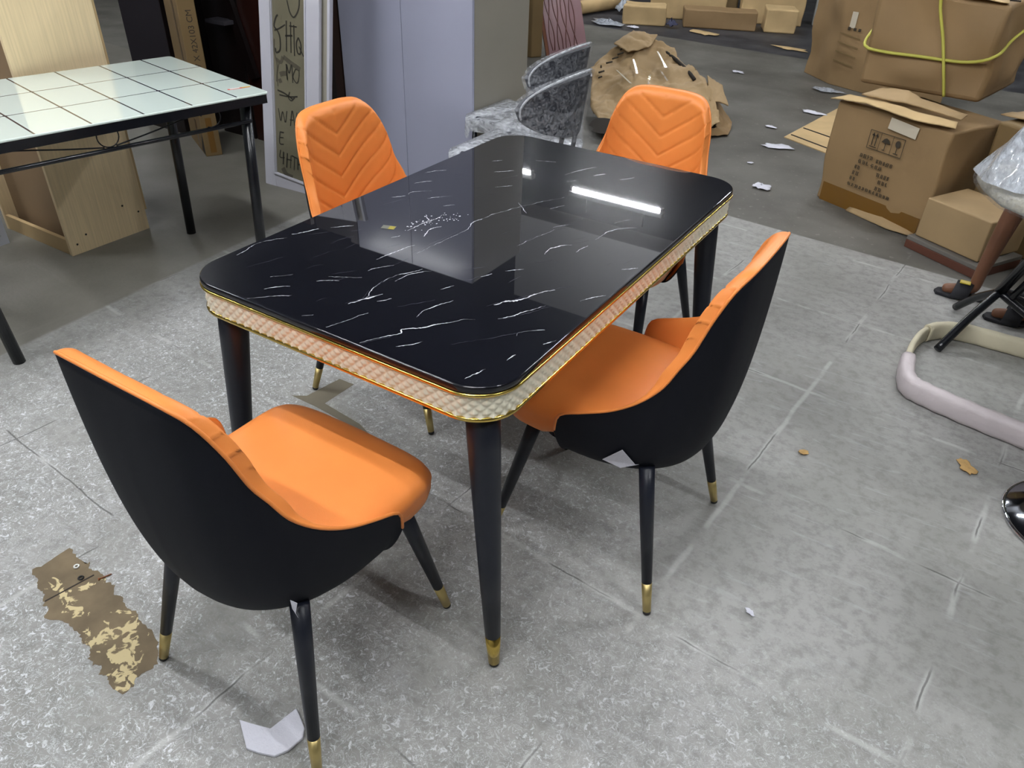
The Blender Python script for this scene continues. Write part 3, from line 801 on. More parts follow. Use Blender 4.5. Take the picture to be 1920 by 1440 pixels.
# local: +Y runs along the narrow printed side, -X along the broad side
q = MB(); q.box((-.21, -.047, .92), (.42, .094, 1.84)); q.build('carton_body', M_CARDD, TC, bevel=.004)
Mt = Matrix.Translation((.0008, -.040, .62)) @ Matrix.Rotation(PI / 2, 4, 'Z') @ Matrix.Rotation(PI / 2, 4, 'X') @ Matrix.Rotation(PI / 2, 4, 'Z')
text_mesh('printed_size', '197 X 42X103 CM', .044, Mt, M_PRINT, TC, .0003)
q = MB(); q.box((.0006, -.047, .12), (.0006, .034, .20)); q.build('parcel_tape', M_TAPE, TC)
q = MB(); q.box((-.15, -.0945, .10), (.05, .0006, .16)); q.build('parcel_tape', M_TAPE, TC)
q = MB(); q.box((-.13, -.0946, 1.0), (.05, .0006, 1.3)); q.build('parcel_tape', mat('aged_tape', srgb(98, 78, 44), rough=.35), TC)
q = MB(); q.box((-.10, -.0949, .92), (.20, .0006, .045), M=Matrix.Rotation(.5, 3, 'Y')); q.build('parcel_tape', M_TAPE, TC)
q = MB(); q.tube([(.0004, -.05, .41), (.0012, -.05, .41)], .022, 18); q.build('round_sticker', M_GREEN, TC)
q = MB(); q.add([(-.005, -.0952, .005), (-.085, -.0952, .02), (-.008, -.0952, .14)], [(0, 1, 2)]); q.build('torn_gap', M_SEAM, TC)

# ------------------------------------------------------------------ dark furniture in the left background
q = MB(); q.box((-3.56, 1.74, 1.0), (.40, .46, 2.0)); tag(q.build('black_cabinet', M_DARKX, bevel=.003), 'near-black cabinet left of the tall printed carton', 'cabinet')
q = MB(); q.box((-4.55, .95, .9), (.5, 1.2, 1.8)); tag(q.build('silver_panel', mat('streaky_silver_panel', srgb(150, 152, 170), rough=.3, var=.35, vscale=3, stretch=(1, 1, 9))), 'silver grey streaked panel seen in the gap beside the wooden cabinet', 'panel')
DC = empty('dark_wardrobe', (-2.95, 1.70, 0), 0, 'dark brown wardrobe frame with a slanted brace behind the white door', 'wardrobe')
q = MB(); q.box((-.15, .22, 1.0), (.29, .42, 2.0)); q.build('side_block', M_DARKX, DC, bevel=.002)
q = MB(); q.box((.20, .03, 1.0), (.38, .03, 2.0)); q.build('door_board', M_DARKW, DC, bevel=.002)
q = MB(); q.box((.02, -.005, .62), (.06, .03, .50), M=Matrix.Rotation(-.30, 3, 'Y')); q.build('brace', M_DARKX, DC)
q = MB(); q.box((-.08, -.045, .68), (.16, .09, .02)); q.build('shelf', mat('dusty_black_shelf', srgb(58, 56, 62), rough=.5), DC)
BW = empty('brown_wardrobe', (-2.27, 1.66, 0), 0, 'dark red-brown wardrobe panel with a metal hinge between white door and grey wardrobe', 'wardrobe')
q = MB(); q.box((-.075, .25, 1.0), (.32, .40, 2.0)); q.build('carcass', M_DARKX, BW, bevel=.002)
q = MB(); q.box((.125, .035, 1.0), (.06, .05, 2.0)); q.build('frame_board', M_DARKW, BW, bevel=.002)
q = MB()
for dx, dz, rr in ((0, .022, .011), (0, -.018, .011), (.028, .002, .009)): q.tube([(-.022 + dx, .050, .62 + dz), (-.022 + dx, .032, .62 + dz)], rr, 12)
q.box((-.020, .043, .62), (.018, .014, .06)); q.build('hinge', M_CHROME, BW)

# ------------------------------------------------------------------ white framed door with scribbled glass
WD = empty('white_framed_door', (-2.319, 1.205, 0), 0, 'white framed wardrobe door with grey glass covered in marker scribbles', 'door')
WD.rotation_euler = (math.radians(-3.0), math.radians(5.8), math.radians(3.0))
def fr(q, x0, x1, z0, z1, y0=0, t=.022): q.box(((x0 + x1) / 2, y0 + t / 2, (z0 + z1) / 2), (x1 - x0, t, z1 - z0))
DWW, DH = .375, 1.70
q = MB(); fr(q, 0, .078, 0, DH); q.build('frame_stile', M_WHITEF, WD, bevel=.003)
q = MB(); fr(q, DWW - .085, DWW, 0, DH); q.build('frame_stile', M_WHITEF, WD, bevel=.003)
q = MB(); fr(q, .078, DWW - .085, 0, .085); q.build('frame_rail', M_WHITEF, WD, bevel=.003)
q = MB(); fr(q, .078, DWW - .085, DH - .085, DH); q.build('frame_rail', M_WHITEF, WD, bevel=.003)
q = MB()
for x in (.072, DWW - .082): q.box((x, -.003, DH / 2), (.008, .008, DH - .15))
q.box((DWW / 2 - .004, -.003, .080), (DWW - .155, .008, .008))
for z_ in (1,): q.box((DWW / 2 - .004, -.003, DH - .080), (DWW - .155, .008, .008))
q.build('bead_moulding', M_WHITEF, WD, bevel=.002)
q = MB(); fr(q, .07, DWW - .078, .07, DH - .07, .010, .004); q.build('glass_panel', M_MIRROR, WD)
# scribbles: letters in marker, as thin raised strokes
def stroke(pts, w=.004, m=M_SCRIB):
    q = MB(); P, _ = catmull([(.078 + (x - .078) * .88 + .004 * math.sin(z * 90), .0085, z) for x, z in pts], max(6, len(pts) * 6))
    ins = []
    for i in range(len(P)):
        t = P[min(i + 1, len(P) - 1)] - P[max(i - 1, 0)]; t /= (np.linalg.norm(t) + 1e-9); n = np.array([-t[2], 0, t[0]])
        ins.append((P[i] + n * w / 2, P[i] - n * w / 2))
    q.grid([[tuple(a) for a, b in ins], [tuple(b) for a, b in ins]], 0, False)
    return q
SC = [  # (x, z) relative to the glass, letters roughly S H T O / M O / W A / E / 4 H T F
    [(.19, .95), (.21, .90), (.24, .885), (.265, .93), (.27, .99)],
    [(.12, .875), (.10, .86), (.095, .82), (.115, .80), (.13, .77), (.125, .72), (.10, .70), (.09, .72)], [(.09, .80), (.13, .815), (.17, .84)],
    [(.175, .86), (.172, .72)], [(.205, .86), (.205, .72)], [(.165, .79), (.22, .80)], [(.20, .84), (.25, .845)], [(.228, .85), (.230, .71)],
    [(.262, .80), (.248, .77), (.255, .73), (.275, .73), (.28, .77), (.262, .80)], [(.27, .76), (.295, .72)],
    [(.17, .66), (.175, .585), (.172, .66), (.195, .62), (.212, .665), (.214, .58)], [(.235, .65), (.225, .61), (.24, .585), (.262, .60), (.26, .645), (.235, .65)],
    [(.10, .52), (.15, .515), (.21, .50)], [(.11, .50), (.18, .505), (.25, .52)], [(.195, .53), (.18, .50), (.205, .49), (.225, .51)],
    [(.10, .43), (.115, .37), (.135, .42), (.150, .37), (.165, .43)], [(.19, .36), (.205, .44), (.225, .36)], [(.192, .39), (.22, .395)], [(.24, .44), (.235, .37)],
    [(.11, .31), (.108, .25), (.14, .25)], [(.108, .28), (.135, .285)], [(.11, .31), (.14, .312)],
    [(.11, .215), (.105, .175), (.145, .18)], [(.135, .21), (.13, .14)], [(.165, .21), (.160, .13)], [(.195, .205), (.188, .135)], [(.155, .175), (.20, .18)], [(.20, .205), (.25, .20)],
    [(.225, .20), (.218, .13)], [(.25, .20), (.245, .14)], [(.245, .17), (.275, .175)]]
for st in SC: stroke(st, rnd.uniform(.0050, .0085)).build('marker_stroke', M_SCRIB, WD)
for st, w in (([(.155, .69), (.20, .675), (.27, .655)], .022), ([(.10, .67), (.13, .66), (.15, .69)], .016), ([(.125, .60), (.15, .61), (.175, .615)], .022), ([(.11, .565), (.13, .575)], .020),
              ([(.09, .76), (.085, .70), (.10, .64), (.095, .56)], .006), ([(.12, .66), (.105, .60), (.11, .54)], .006), ([(.13, .12), (.15, .09), (.20, .085)], .03), ([(.14, .09), (.21, .06)], .02)):
    stroke(st, w, M_SCRIB2).build('marker_smear', M_SCRIB2, WD)
WD2 = empty('white_door_edge', (-2.300, 1.238, 0), 0, 'second white framed door standing edge-on behind the scribbled one', 'door')
WD2.rotation_euler = WD.rotation_euler
q = MB(); fr(q, .03, .388, 0, DH, 0, .018); q.build('door_leaf', mat('greige_door_leaf', srgb(150, 146, 134), rough=.4), WD2, bevel=.003)
q = MB(); fr(q, .378, .394, 0, DH, -.004, .026); q.build('edge_strip', M_WHITEF, WD2, bevel=.003)

# ------------------------------------------------------------------ lilac grey wardrobe
GWR = empty('grey_wardrobe', (-1.6675, 1.65, 0), 0, 'tall lilac-grey two-door wardrobe behind the table', 'wardrobe')
WX0, WX1, WDP, WH = -.4205, .4205, .49, 2.0
q = MB(); q.box((WX1 - .009, .02 + WDP / 2, WH / 2), (.018, WDP, WH)); q.build('side_panel', M_GREYS, GWR, bevel=.002)
q = MB(); q.box((WX0 + .009, .02 + WDP / 2, WH / 2), (.018, WDP, WH)); q.build('side_panel', M_GREYS, GWR, bevel=.002)
q = MB(); q.box((0, .02 + WDP / 2, WH - .009), (WX1 - WX0 - .036, WDP, .018)); q.build('top_panel', M_GREYW, GWR)
q = MB(); q.box((0, .02 + WDP - .004, WH / 2), (WX1 - WX0 - .036, .006, WH - .04)); q.build('back_panel', M_GREYS, GWR)
sp = -.0075
for a, b in ((WX0, sp - .0012), (sp + .0012, WX1)):
    q = MB(); q.box(((a + b) / 2, .009, WH / 2 + .02), (b - a, .018, WH - .04)); q.build('wardrobe_door', M_GREYW, GWR, bevel=.0015)
q = MB(); q.box((0, .035, .02), (WX1 - WX0 - .04, .018, .04)); q.build('plinth', M_GREYS, GWR)

# ------------------------------------------------------------------ plastic wrapped chairs between wardrobe and table
def wrapped(loc, rz, label, seat=True):
    r = empty('wrapped_chair', loc, rz, label, 'chair', 'plastic wrapped tub chairs by the grey wardrobe')
    # local frame: faces -X, back at x = 0 curving forward at its ends, y across
    def back(gro, zlo, zhi, hw, thick, name, m, flare=0.0):
        q = MB(); rows_o, rows_i = [], []
        n, k = 36, 14
        for j in range(k + 1):
            ro, ri = [], []
            for i in range(n + 1):
                s = -1 + 2 * i / n
                e = math.sqrt(max(0.0, 1 - s * s))
                zt = zlo + (zhi - zlo) * (.52 + .48 * e)
                zb = zlo + (zhi - zlo) * (.52 - .52 * e)
                z = zb + (zt - zb) * j / k
                y = s * hw
                x = -.15 * s * s + flare * (z - zlo)
                ro.append((x + gro + thick / 2, y, z)); ri.append((x - gro - thick / 2, y, z))
            rows_o.append(ro); rows_i.append(ri)
        q.grid(rows_o, 0, True); q.grid(rows_i[::-1], 0, True)
        q.grid([rows_o[-1], rows_i[-1]], 0, True); q.grid([rows_o[0], rows_i[0]], 0, True)
        return q.build(name, m, r)
    back(0, .575, .815, .228, .022, 'backrest', mat_dark, .12)
    back(.010, .555, .832, .240, .022, 'plastic_cover', M_WRAP, .12)
    q = MB(); q.tube([(-.15 * math.sin(t) ** 2 + .12 * .14 + .02, .240 * math.sin(t), .6935 + .1385 * math.cos(t)) for t in [-1.75 + 3.5 * k / 40 for k in range(41)]], .0045, 6); q.build('film_edge', M_WRAPD, r)
    # hanging film below the back
    q = MB(); rws = []
    for j in range(15):
        z = .70 - .36 * j / 14; row = []
        for i in range(41):
            s = -1 + 2 * i / 40
            wv = .010 * math.sin(9 * s + j * .3) * (j / 14)
            row.append((-.15 * s * s * (1 - .3 * j / 14) + .030 + wv, s * .236 * (1 - .20 * (j / 14)), z + .015 * math.sin(5 * s)))
        rws.append(row)
    q.grid(rws, 0, True); q.build('hanging_film', M_WRAP, r)
    if seat:
        q = MB()
        q.rings([[(-.27 + x, y, z) for x, y in rrect(.205 - o, .215 - o, .06, 6)] for o, z in ((.02, .415), (0, .425), (0, .455), (.02, .468))], 0, False)
        q.build('seat', mat_dark, r, bevel=.004)
        q = MB(); rws = []
        for j in range(11):
            t = j / 10
            row = []
            for i, (x, y) in enumerate(rrect(.222, .232, .05, 9)):
                a = i / 40 * 2 * PI
                if j <= 5: sc_ = t * 2; zz = .474 + .020 * math.sin(x * 40) * math.cos(y * 26) * sc_ + .03 * (1 - sc_)
                else: sc_ = 1 + .03 * math.sin(a * 7) * (t - .5); zz = .474 - (t - .5) * 2 * (.075 + .022 * math.sin(a * 5)) + .020 * math.sin(x * 40) * math.cos(y * 26) * (1.5 - t)
                row.append((-.27 + x * sc_, y * sc_, zz))
            rws.append(row)
        q.grid(rws, 0, True, close_u=True); q.build('seat_film', M_WRAPD, r)
    q = MB(); q.tube([(-.04, -.06, .42), (-.01, -.06, .62)], .010, 10); q.build('back_post', M_METAL, r)
    q = MB(); q.tube([(-.04, .06, .42), (-.01, .06, .62)], .010, 10); q.build('back_post', M_METAL, r)
    for x, y in ((-.44, -.19), (-.44, .19), (-.12, -.16), (-.12, .16)):
        q = MB(); q.tube([(x, y, .42), (x * 1.03 - .0, y * 1.05, 0)], .012, 12); q.build('leg', M_METAL, r)
    return r
mat_dark = mat('charcoal_seat_fabric', srgb(34, 36, 46), rough=.7)
wrapped((-.752, 1.785, 0), .0, 'plastic-wrapped black tub chair nearest the grey wardrobe, its seat showing')
wrapped((-.500, 1.305, 0), .0, 'plastic-wrapped black tub chair in front of the other wrapped one, close to the table')

# ------------------------------------------------------------------ cardboard boxes
def warp_box(name, corners, h, m, parent=None, seed=0, amp=.012, n=10, lean=(0, 0), round_=.02, top=True):
    """box on four floor corners (counter clockwise), slightly dented, with softened edges"""
    c = [Vector((x, y, 0)) for x, y in corners]
    q = MB()
    def P(u, v, w):
        p = c[0] * (1 - u) * (1 - v) + c[1] * u * (1 - v) + c[2] * u * v + c[3] * (1 - u) * v
        p = p + Vector((lean[0] * w, lean[1] * w, h * w))
        d = mnoise.noise_vector(Vector((p.x * 4 + seed, p.y * 4, p.z * 4))) * amp * min(1, w * 5 + .05)
        return p + Vector((d.x, d.y, d.z * .4 if w > .01 else 0))
    L_ = [i / n for i in range(n + 1)]
    q.grid([[P(u, 0, w) for u in L_] for w in L_], 0, True); q.grid([[P(u, 1, w) for u in L_] for w in L_], 0, True)
    q.grid([[P(0, v, w) for v in L_] for w in L_], 0, True); q.grid([[P(1, v, w) for v in L_] for w in L_], 0, True)
    if top: q.grid([[P(u, v, 1) for u in L_] for v in L_], 0, True)
    q.grid([[P(u, v, 0) for u in L_] for v in L_], 0, True)
    me_o = q.build(name, m, parent)
    bm = bmesh.new(); bm.from_mesh(me_o.data); bmesh.ops.remove_doubles(bm, verts=bm.verts, dist=.0008)
    bmesh.ops.recalc_face_normals(bm, faces=bm.faces)
    for e in bm.edges:
        if len(e.link_faces) == 2 and e.calc_face_angle(0) > .7: e.smooth = False
    bm.to_mesh(me_o.data); bm.free()
    b = me_o.modifiers.new('bevel', 'BEVEL'); b.width = round_; b.segments = 3; b.limit_method = 'ANGLE'; b.angle_limit = math.radians(45)
    return me_o, P

def sheet(name, pts, m, th=.004, parent=None, label=None, cat=None, dent=0.0, seed=0, n=1):
    """cardboard sheet through 3D outline points (planar-ish), real thickness"""
    q = MB(); q.add(pts, [tuple(range(len(pts)))], 0)
    o = q.build(name, m, parent)
    if n > 1:
        bm = bmesh.new(); bm.from_mesh(o.data); bmesh.ops.triangulate(bm, faces=bm.faces)
        for _ in range(n): bmesh.ops.subdivide_edges(bm, edges=bm.edges, cuts=1, use_grid_fill=True)
        for v in bm.verts:
            d = mnoise.noise_vector(v.co * 5 + Vector((seed, 0, 0))) * dent; e = (abs(mnoise.noise(v.co * 11 + Vector((0, seed, 0)))) * .7 + abs(mnoise.noise(v.co * 26 + Vector((seed, 0, 3)))) * .45) * dent; v.co += d + Vector((0, 0, e))
        for f in bm.faces: f.smooth = True
        bm.to_mesh(o.data); bm.free()
    sd = o.modifiers.new('th', 'SOLIDIFY'); sd.thickness = th; sd.offset = 0
    if label: tag(o, label, cat)
    return o

# printed box in front
BA = empty('printed_carton', (.24, 2.89, 0), 0, 'battered brown carton with black handling symbols, its top flaps folded open', 'box')
A0, A1 = Vector((0, 0)), Vector((.575, -.294)); Ad = Vector((.455, .89)) * .44
body, PA = warp_box('carton_body', [(0, 0), (.575, -.294), (.575 + Ad.x, -.294 + Ad.y), (Ad.x, Ad.y)], .53, M_CARD, BA, 3, .022, 14, lean=(.0, .0), round_=.012)
fx = Vector((.62, -.317, 0)).normalized(); fn = Vector((fx.y, -fx.x, 0)) * 1.0
if fn.y > 0: fn = -fn
def face_M(base, u, z, off=.004, roll=0.0):
    p = base + fx * u + Vector((0, 0, z)) + fn * off
    M = Matrix(((fx.x, 0, fn.x, p.x), (fx.y, 0, fn.y, p.y), (0, 1, 0, p.z), (0, 0, 0, 1)))
    return M @ Matrix.Rotation(roll, 4, 'Z')
def on_face(u, z, w, h, m, name, off=.012, roll=0.0, parent=BA):
    q = MB(); q.box((0, 0, 0), (w, h, .0012)); o = q.build(name, m, parent); o.data.transform(face_M(Vector((0, 0, 0)), u, z, off, roll)); return o
on_face(.33, .05, .60, .10, M_TAPE, 'parcel_tape', .006)
on_face(.40, .485, .16, .055, M_CTAPE, 'clear_tape', .016, -.08)
# handling symbols in a ruled frame
def ink(shapes, name='printed_symbols', off=.0135):
    q = MB()
    for kind, a in shapes:
        if kind == 'b': u, z, w, h = a; q.box((u, z, 0), (w, h, .0008))
        if kind == 'd':
            u, z, r, e = a; pts = [(u + r * math.cos(t) , z + r * e * math.sin(t)) for t in [2 * PI * k / 14 for k in range(14)]]; q.prism(pts, -.0004, .0004)
        if kind == 't':
            q.prism(a, -.0004, .0004)
    o = q.build(name, M_PRINT, BA); o.data.transform(face_M(Vector((0, 0, 0)), 0, 0, off)); return o
su_, sz_ = .235, .385
ink([('b', (su_ + .095, sz_ + .05, .20, .003)), ('b', (su_ + .095, sz_ - .04, .20, .003)), ('b', (su_ - .005, sz_ + .005, .003, .09)), ('b', (su_ + .195, sz_ + .005, .003, .09)), ('b', (su_ + .06, sz_ + .005, .002, .09)), ('b', (su_ + .13, sz_ + .005, .002, .09))], 'symbol_frame')
ink([('b', (su_ + .018, sz_ + .005, .005, .055)), ('b', (su_ + .038, sz_ + .005, .005, .055)), ('b', (su_ + .028, sz_ - .028, .04, .004)), ('t', [(su_ + .008, sz_ + .025), (su_ + .028, sz_ + .025), (su_ + .018, sz_ + .042)]), ('t', [(su_ + .028, sz_ + .025), (su_ + .048, sz_ + .025), (su_ + .038, sz_ + .042)])], 'upright_arrows')
ink([('t', [(su_ + .07, sz_ + .008), (su_ + .12, sz_ + .008), (su_ + .108, sz_ + .026), (su_ + .095, sz_ + .032), (su_ + .082, sz_ + .026)]), ('b', (su_ + .095, sz_ - .01, .004, .036)), ('b', (su_ + .090, sz_ - .028, .012, .004))], 'umbrella_symbol')
ink([('d', (su_ + .162, sz_ + .020, .014, 1.2)), ('b', (su_ + .162, sz_ - .012, .004, .03)), ('b', (su_ + .162, sz_ - .028, .026, .004))], 'glass_symbol')
for k, (u, z, tx_, sz2) in enumerate(((.31, .300, '\u2014\u2014\u2014 \u2014\u2014\u2014', .03),)):
    pass
rnd2 = random.Random(5)
def text_row(u0, z, n, h=.020, gap=.0, name='printed_row'):
    sh = []
    u = u0
    for k in range(n):
        w = rnd2.uniform(.010, .020)
        for j in range(3): sh.append(('b', (u + w / 2 + rnd2.uniform(-.003, .003), z + (j - 1) * h * .38, w * rnd2.uniform(.6, 1), .0028)))
        sh.append(('b', (u + w * .3, z, .003, h * .85)))
        if rnd2.random() > .4: sh.append(('b', (u + w * .85, z, .003, h * .8)))
        u += w + .006 + gap
    ink(sh, name)
text_row(.205, .300, 4); text_row(.305, .295, 5); text_row(.205, .268, 3); text_row(.285, .266, 3); text_row(.195, .235, 2); text_row(.33, .232, 4)
text_row(.19, .203, 2); text_row(.35, .200, 3); text_row(.185, .172, 2); text_row(.345, .165, 2); text_row(.18, .140, 12, .016)
# top flaps
fz = .535
def fp(u, d, z): v = fx * u + fn * d; return (v.x, v.y, z)
sheet('flap', [fp(-.03, .045, fz - .005), fp(.18, .050, fz + .018), fp(.45, .045, fz + .012), fp(.66, .030, fz + .020), fp(.63, -.02, fz + .03), (A1.x * .5 + .0, A1.y * .5 + .02, fz + .035), fp(.02, -.035, fz + .02)], M_CARDL, .006, BA, n=3, dent=.01, seed=1)
sheet('flap', [fp(.10, -.01, fz + .035), fp(.35, -.02, fz + .05), fp(.64, -.03, fz + .05), fp(.60, -.14, fz + .045), fp(.36, -.12, fz + .06), fp(.30, -.09, fz + .09), fp(.15, -.10, fz + .07)], M_CARD2, .006, BA, n=3, dent=.008, seed=4)
sheet('torn_flap', [(.19, -.12, .004), (.30, -.19, .004), (.42, -.27, .004), (.55, -.30, .004), (.56, -.27, .03), (.36, -.17, .05), (.22, -.10, .04)], M_CARD2, .005, BA, n=2, dent=.006, seed=7)

# big strapped box resting on it
BB = empty('strapped_carton', (.0, .0, 0), 0, 'big bulging brown carton tied with yellow-green rope, stacked on the printed carton', 'box')
BZ = .585
bb, PB = warp_box('carton_body', [(.27, 3.06), (.86, 3.00), (.98, 3.60), (.36, 3.66)], .44, M_CARD, BB, 12, .045, 16, lean=(-.02, -.03), round_=.04)
for v in bb.data.vertices: v.co.z += BZ
q = MB()
def rope(pts, name='rope'):
    P, _ = catmull(pts, 60); q = MB(); q.tube([tuple(p) for p in P], .0075, 8); return q.build(name, M_STRAP, BB)
PBz = lambda u, v, w, o=(0, 0, 0): tuple(PB(u, v, w) + Vector((o[0], o[1], BZ + o[2])))
rope([PBz(0, .9, .9, (-.012, 0, 0)), PBz(-.01, .3, .6, (-.016, -.01, 0)), PBz(0.0, 0.0, .44, (-.008, -.012, 0)), PBz(.15, 0, .40, (0, -.02, 0)), PBz(.45, 0, .39, (0, -.022, 0)), PBz(.8, 0, .42, (0, -.02, 0)), PBz(1, 0.0, .50, (.012, -.014, 0)), PBz(1, .4, .62, (.02, 0, 0)), PBz(1, .9, .78, (.02, 0, 0))])
rope([PBz(.62, .9, 1, (0, 0, .012)), PBz(.58, .4, 1, (0, 0, .014)), PBz(.56, 0.02, 1, (0, -.012, .010)), PBz(.555, 0, .9, (0, -.022, 0)), PBz(.60, 0, .6, (0, -.024, 0)), PBz(.665, 0, .3, (0, -.024, 0)), PBz(.73, 0, .02, (0, -.022, 0))])
on = MB(); on.box((0, 0, 0), (.30, .012, .006)); o = on.build('top_gap', M_SEAM, BB); o.location = PBz(.80, .10, 1, (0, 0, .006))
sheet('flap', [PBz(.02, .02, 1, (0, -.02, .006)), PBz(.5, .0, 1, (0, -.03, .01)), PBz(.97, .02, 1, (0, -.02, .008)), PBz(.95, .12, 1, (0, 0, .012)), PBz(.5, .10, 1, (0, 0, .016)), PBz(.06, .12, 1, (0, 0, .012))], M_CARDL, .004, BB, n=3, dent=.006, seed=2)

BCo, PC = warp_box('brown_carton', [(.965, 2.82), (1.73, 2.38), (2.06, 2.97), (1.29, 3.41)], .56, M_CARDD, None, 21, .02, 12, round_=.015)
tag(BCo, 'large plain brown carton at the right edge, behind the small pinkish carton', 'box')
sheet('box_flap', [(.97, 2.90, .575), (1.32, 2.70, .59), (1.74, 2.45, .58), (1.85, 2.75, .585), (1.40, 3.0, .585), (1.14, 3.10, .58)], M_CARD2, .005, BCo, n=3, dent=.012, seed=9)

BD = empty('standing_carton', (0, 0, 0), 0, 'tall flattened brown carton standing behind the printed one', 'box')
bd, PD = warp_box('carton_body', [(-.66, 6.05), (-.36, 5.72), (.55, 5.30), (.30, 6.1)], 1.05, M_CARD, BD, 31, .05, 12, round_=.05)
q = MB(); q.box((-.28, 5.655, .52), (.05, .004, .12), rz=-.35); q.build('tape_strip', M_CTAPE, BD)
q = MB()
for k in range(4): q.box((-.28 + .0 * k, 5.655, .40 - .07 * k), (.20, .003, .010), M=Matrix.Rotation(-.42, 3, 'Z') @ Matrix.Rotation(.12, 3, 'Y'))
for k in range(4): q.build('faded_print', M_CARDD, BD) if k == 0 else None
q = MB(); 
for dx in (0, .05, .09): q.box((-.30 + dx, 5.655 - dx * .45, .455), (.022, .004, .022), rz=-.42)
q.build('printed_mark', M_PRINT, BD)

# small carton resting on a dark plank
BE, PE = warp_box('small_carton', [(.805, 2.475), (1.095, 2.305), (1.245, 2.565), (.955, 2.735)], .19, M_CARD2, None, 41, .006, 8, round_=.006)
for v in BE.data.vertices: v.co.z += .062
tag(BE, 'small clean pinkish-brown carton on a low red-brown plank beside the sandalled foot', 'box')
PL = empty('wooden_plank', (0, 0, 0), 0, 'low red-brown plank with a grey edge under the small pinkish carton', 'board')
q = MB(); q.prism([(.775, 2.46), (1.11, 2.255), (1.27, 2.53), (.935, 2.72)], .0, .040); q.build('plank_board', mat('red_brown_wood', srgb(92, 54, 40), rough=.5), PL, bevel=.003)
q = MB(); q.prism([(.775, 2.46), (1.11, 2.255), (1.27, 2.53), (.935, 2.72)], .041, .060); q.build('grey_layer', mat('grey_board_edge', srgb(108, 104, 98), rough=.6), PL, bevel=.002)
# corrugated offcut on the floor
q = MB(); q.prism([(-.228, 3.905), (.107, 3.72), (.14, 3.95), (-.02, 4.85), (-.10, 4.96)], .0, .006); OC = q.build('cardboard_sheet', M_CARDL)
tag(OC, 'pale triangular cardboard sheet with dark slots, lying left of the printed carton', 'cardboard')
q = MB()
for a, b in (((-.17, 4.06), (.12, 3.86)), ((-.165, 4.22), (.115, 4.08))): q.tube([(*a, .0066), (*b, .0066)], .006, 6)
for i_, (a, b) in enumerate((((-.20, 3.98), (.12, 3.80)), ((-.175, 4.2), (.115, 4.05)))):
    q = MB(); q.tube([(*a, .0062), (*b, .0062)], .0055, 6); q.build('slot', M_SEAM, OC)

# ------------------------------------------------------------------ flattened, crumpled cardboard behind the far chair
FC = empty('crumpled_carton', (0, 0, 0), 0, 'crushed brown carton with torn clear tape, lying behind the far orange chair', 'cardboard')
def crumple(name, outline, m, seed, dent, lvl=5, th=.006, parent=FC, label=None):
    return sheet(name, outline, m, th, parent, label, None, dent, seed, lvl)
crumple('carton_wall', [(-1.13, 2.97, .02), (-.70, 3.42, .03), (-.60, 3.60, .07), (-.80, 3.84, .28), (-1.20, 4.12, .40), (-1.52, 3.98, .44), (-1.66, 3.78, .27), (-1.44, 3.35, .12)], M_CARD2, 3, .055)
crumple('carton_wall', [(-.72, 3.40, .02), (-.60, 3.60, .06), (-.80, 3.84, .27), (-1.0, 4.0, .33), (-.95, 4.15, .02), (-.62, 3.95, .01), (-.54, 3.66, .01)], M_CARD, 8, .02)
crumple('carton_wall', [(-1.22, 4.14, .38), (-1.54, 4.02, .40), (-1.60, 4.25, .02), (-1.15, 4.35, .02)], M_CARD, 18, .03)
crumple('torn_flap', [(-.83, 3.88, .31), (-.72, 3.92, .26), (-.62, 3.80, .16), (-.72, 3.70, .20)], M_CARD2, 5, .02, 4)
crumple('folded_flap', [(-1.56, 3.92, .42), (-1.48, 4.06, .50), (-1.32, 4.10, .49), (-1.30, 3.96, .42), (-1.44, 3.86, .40)], M_CARD2, 12, .03, 4)
q = MB(); P, _ = catmull([(-1.22, 4.05, .405), (-1.1, 3.98, .375), (-.98, 3.90, .335), (-.90, 3.84, .30)], 20); q.tube([(p[0], p[1], p[2] - .012) for p in P], .013, 8); q.build('dark_slit', M_SEAM, FC)
rnd3 = random.Random(3)
for k in range(5):
    x, y = rnd3.uniform(-1.35, -.95), rnd3.uniform(3.45, 3.8); a = rnd3.uniform(1.9, 2.6); l = rnd3.uniform(.12, .26)
    zz = .02 + (y - 3.05) * .40 + .035
    sheet('clear_tape', [(x, y, zz + .02), (x + .014, y + .006, zz + .02), (x + .014 + l * math.cos(a), y + l * math.sin(a), zz + .02 + l * .26), (x + l * math.cos(a), y + l * math.sin(a), zz + .02 + l * .26)], M_WRAP if k % 2 else M_CTAPE, .001, FC)
for k in range(9):
    t = k / 8; x, y = -1.53 - .03 * math.sin(7 * t) , 3.62 + .36 * t; z = .245 + .20 * t
    q = MB(); q.tube([(x, y, z), (x + rnd3.uniform(-.03, .05), y + rnd3.uniform(.01, .04), z + .012)], .006, 6); q.build('marker_stroke', M_PRINT, FC)
q = MB(); blob(q, 0, 0, .10, .001, .3, 20, 0, 1.3, .9, .0015); o = q.build('torn_hole', M_SEAM, FC); o.location = (-1.17, 3.12, .085); o.rotation_euler = (.35, 0.1, 0)

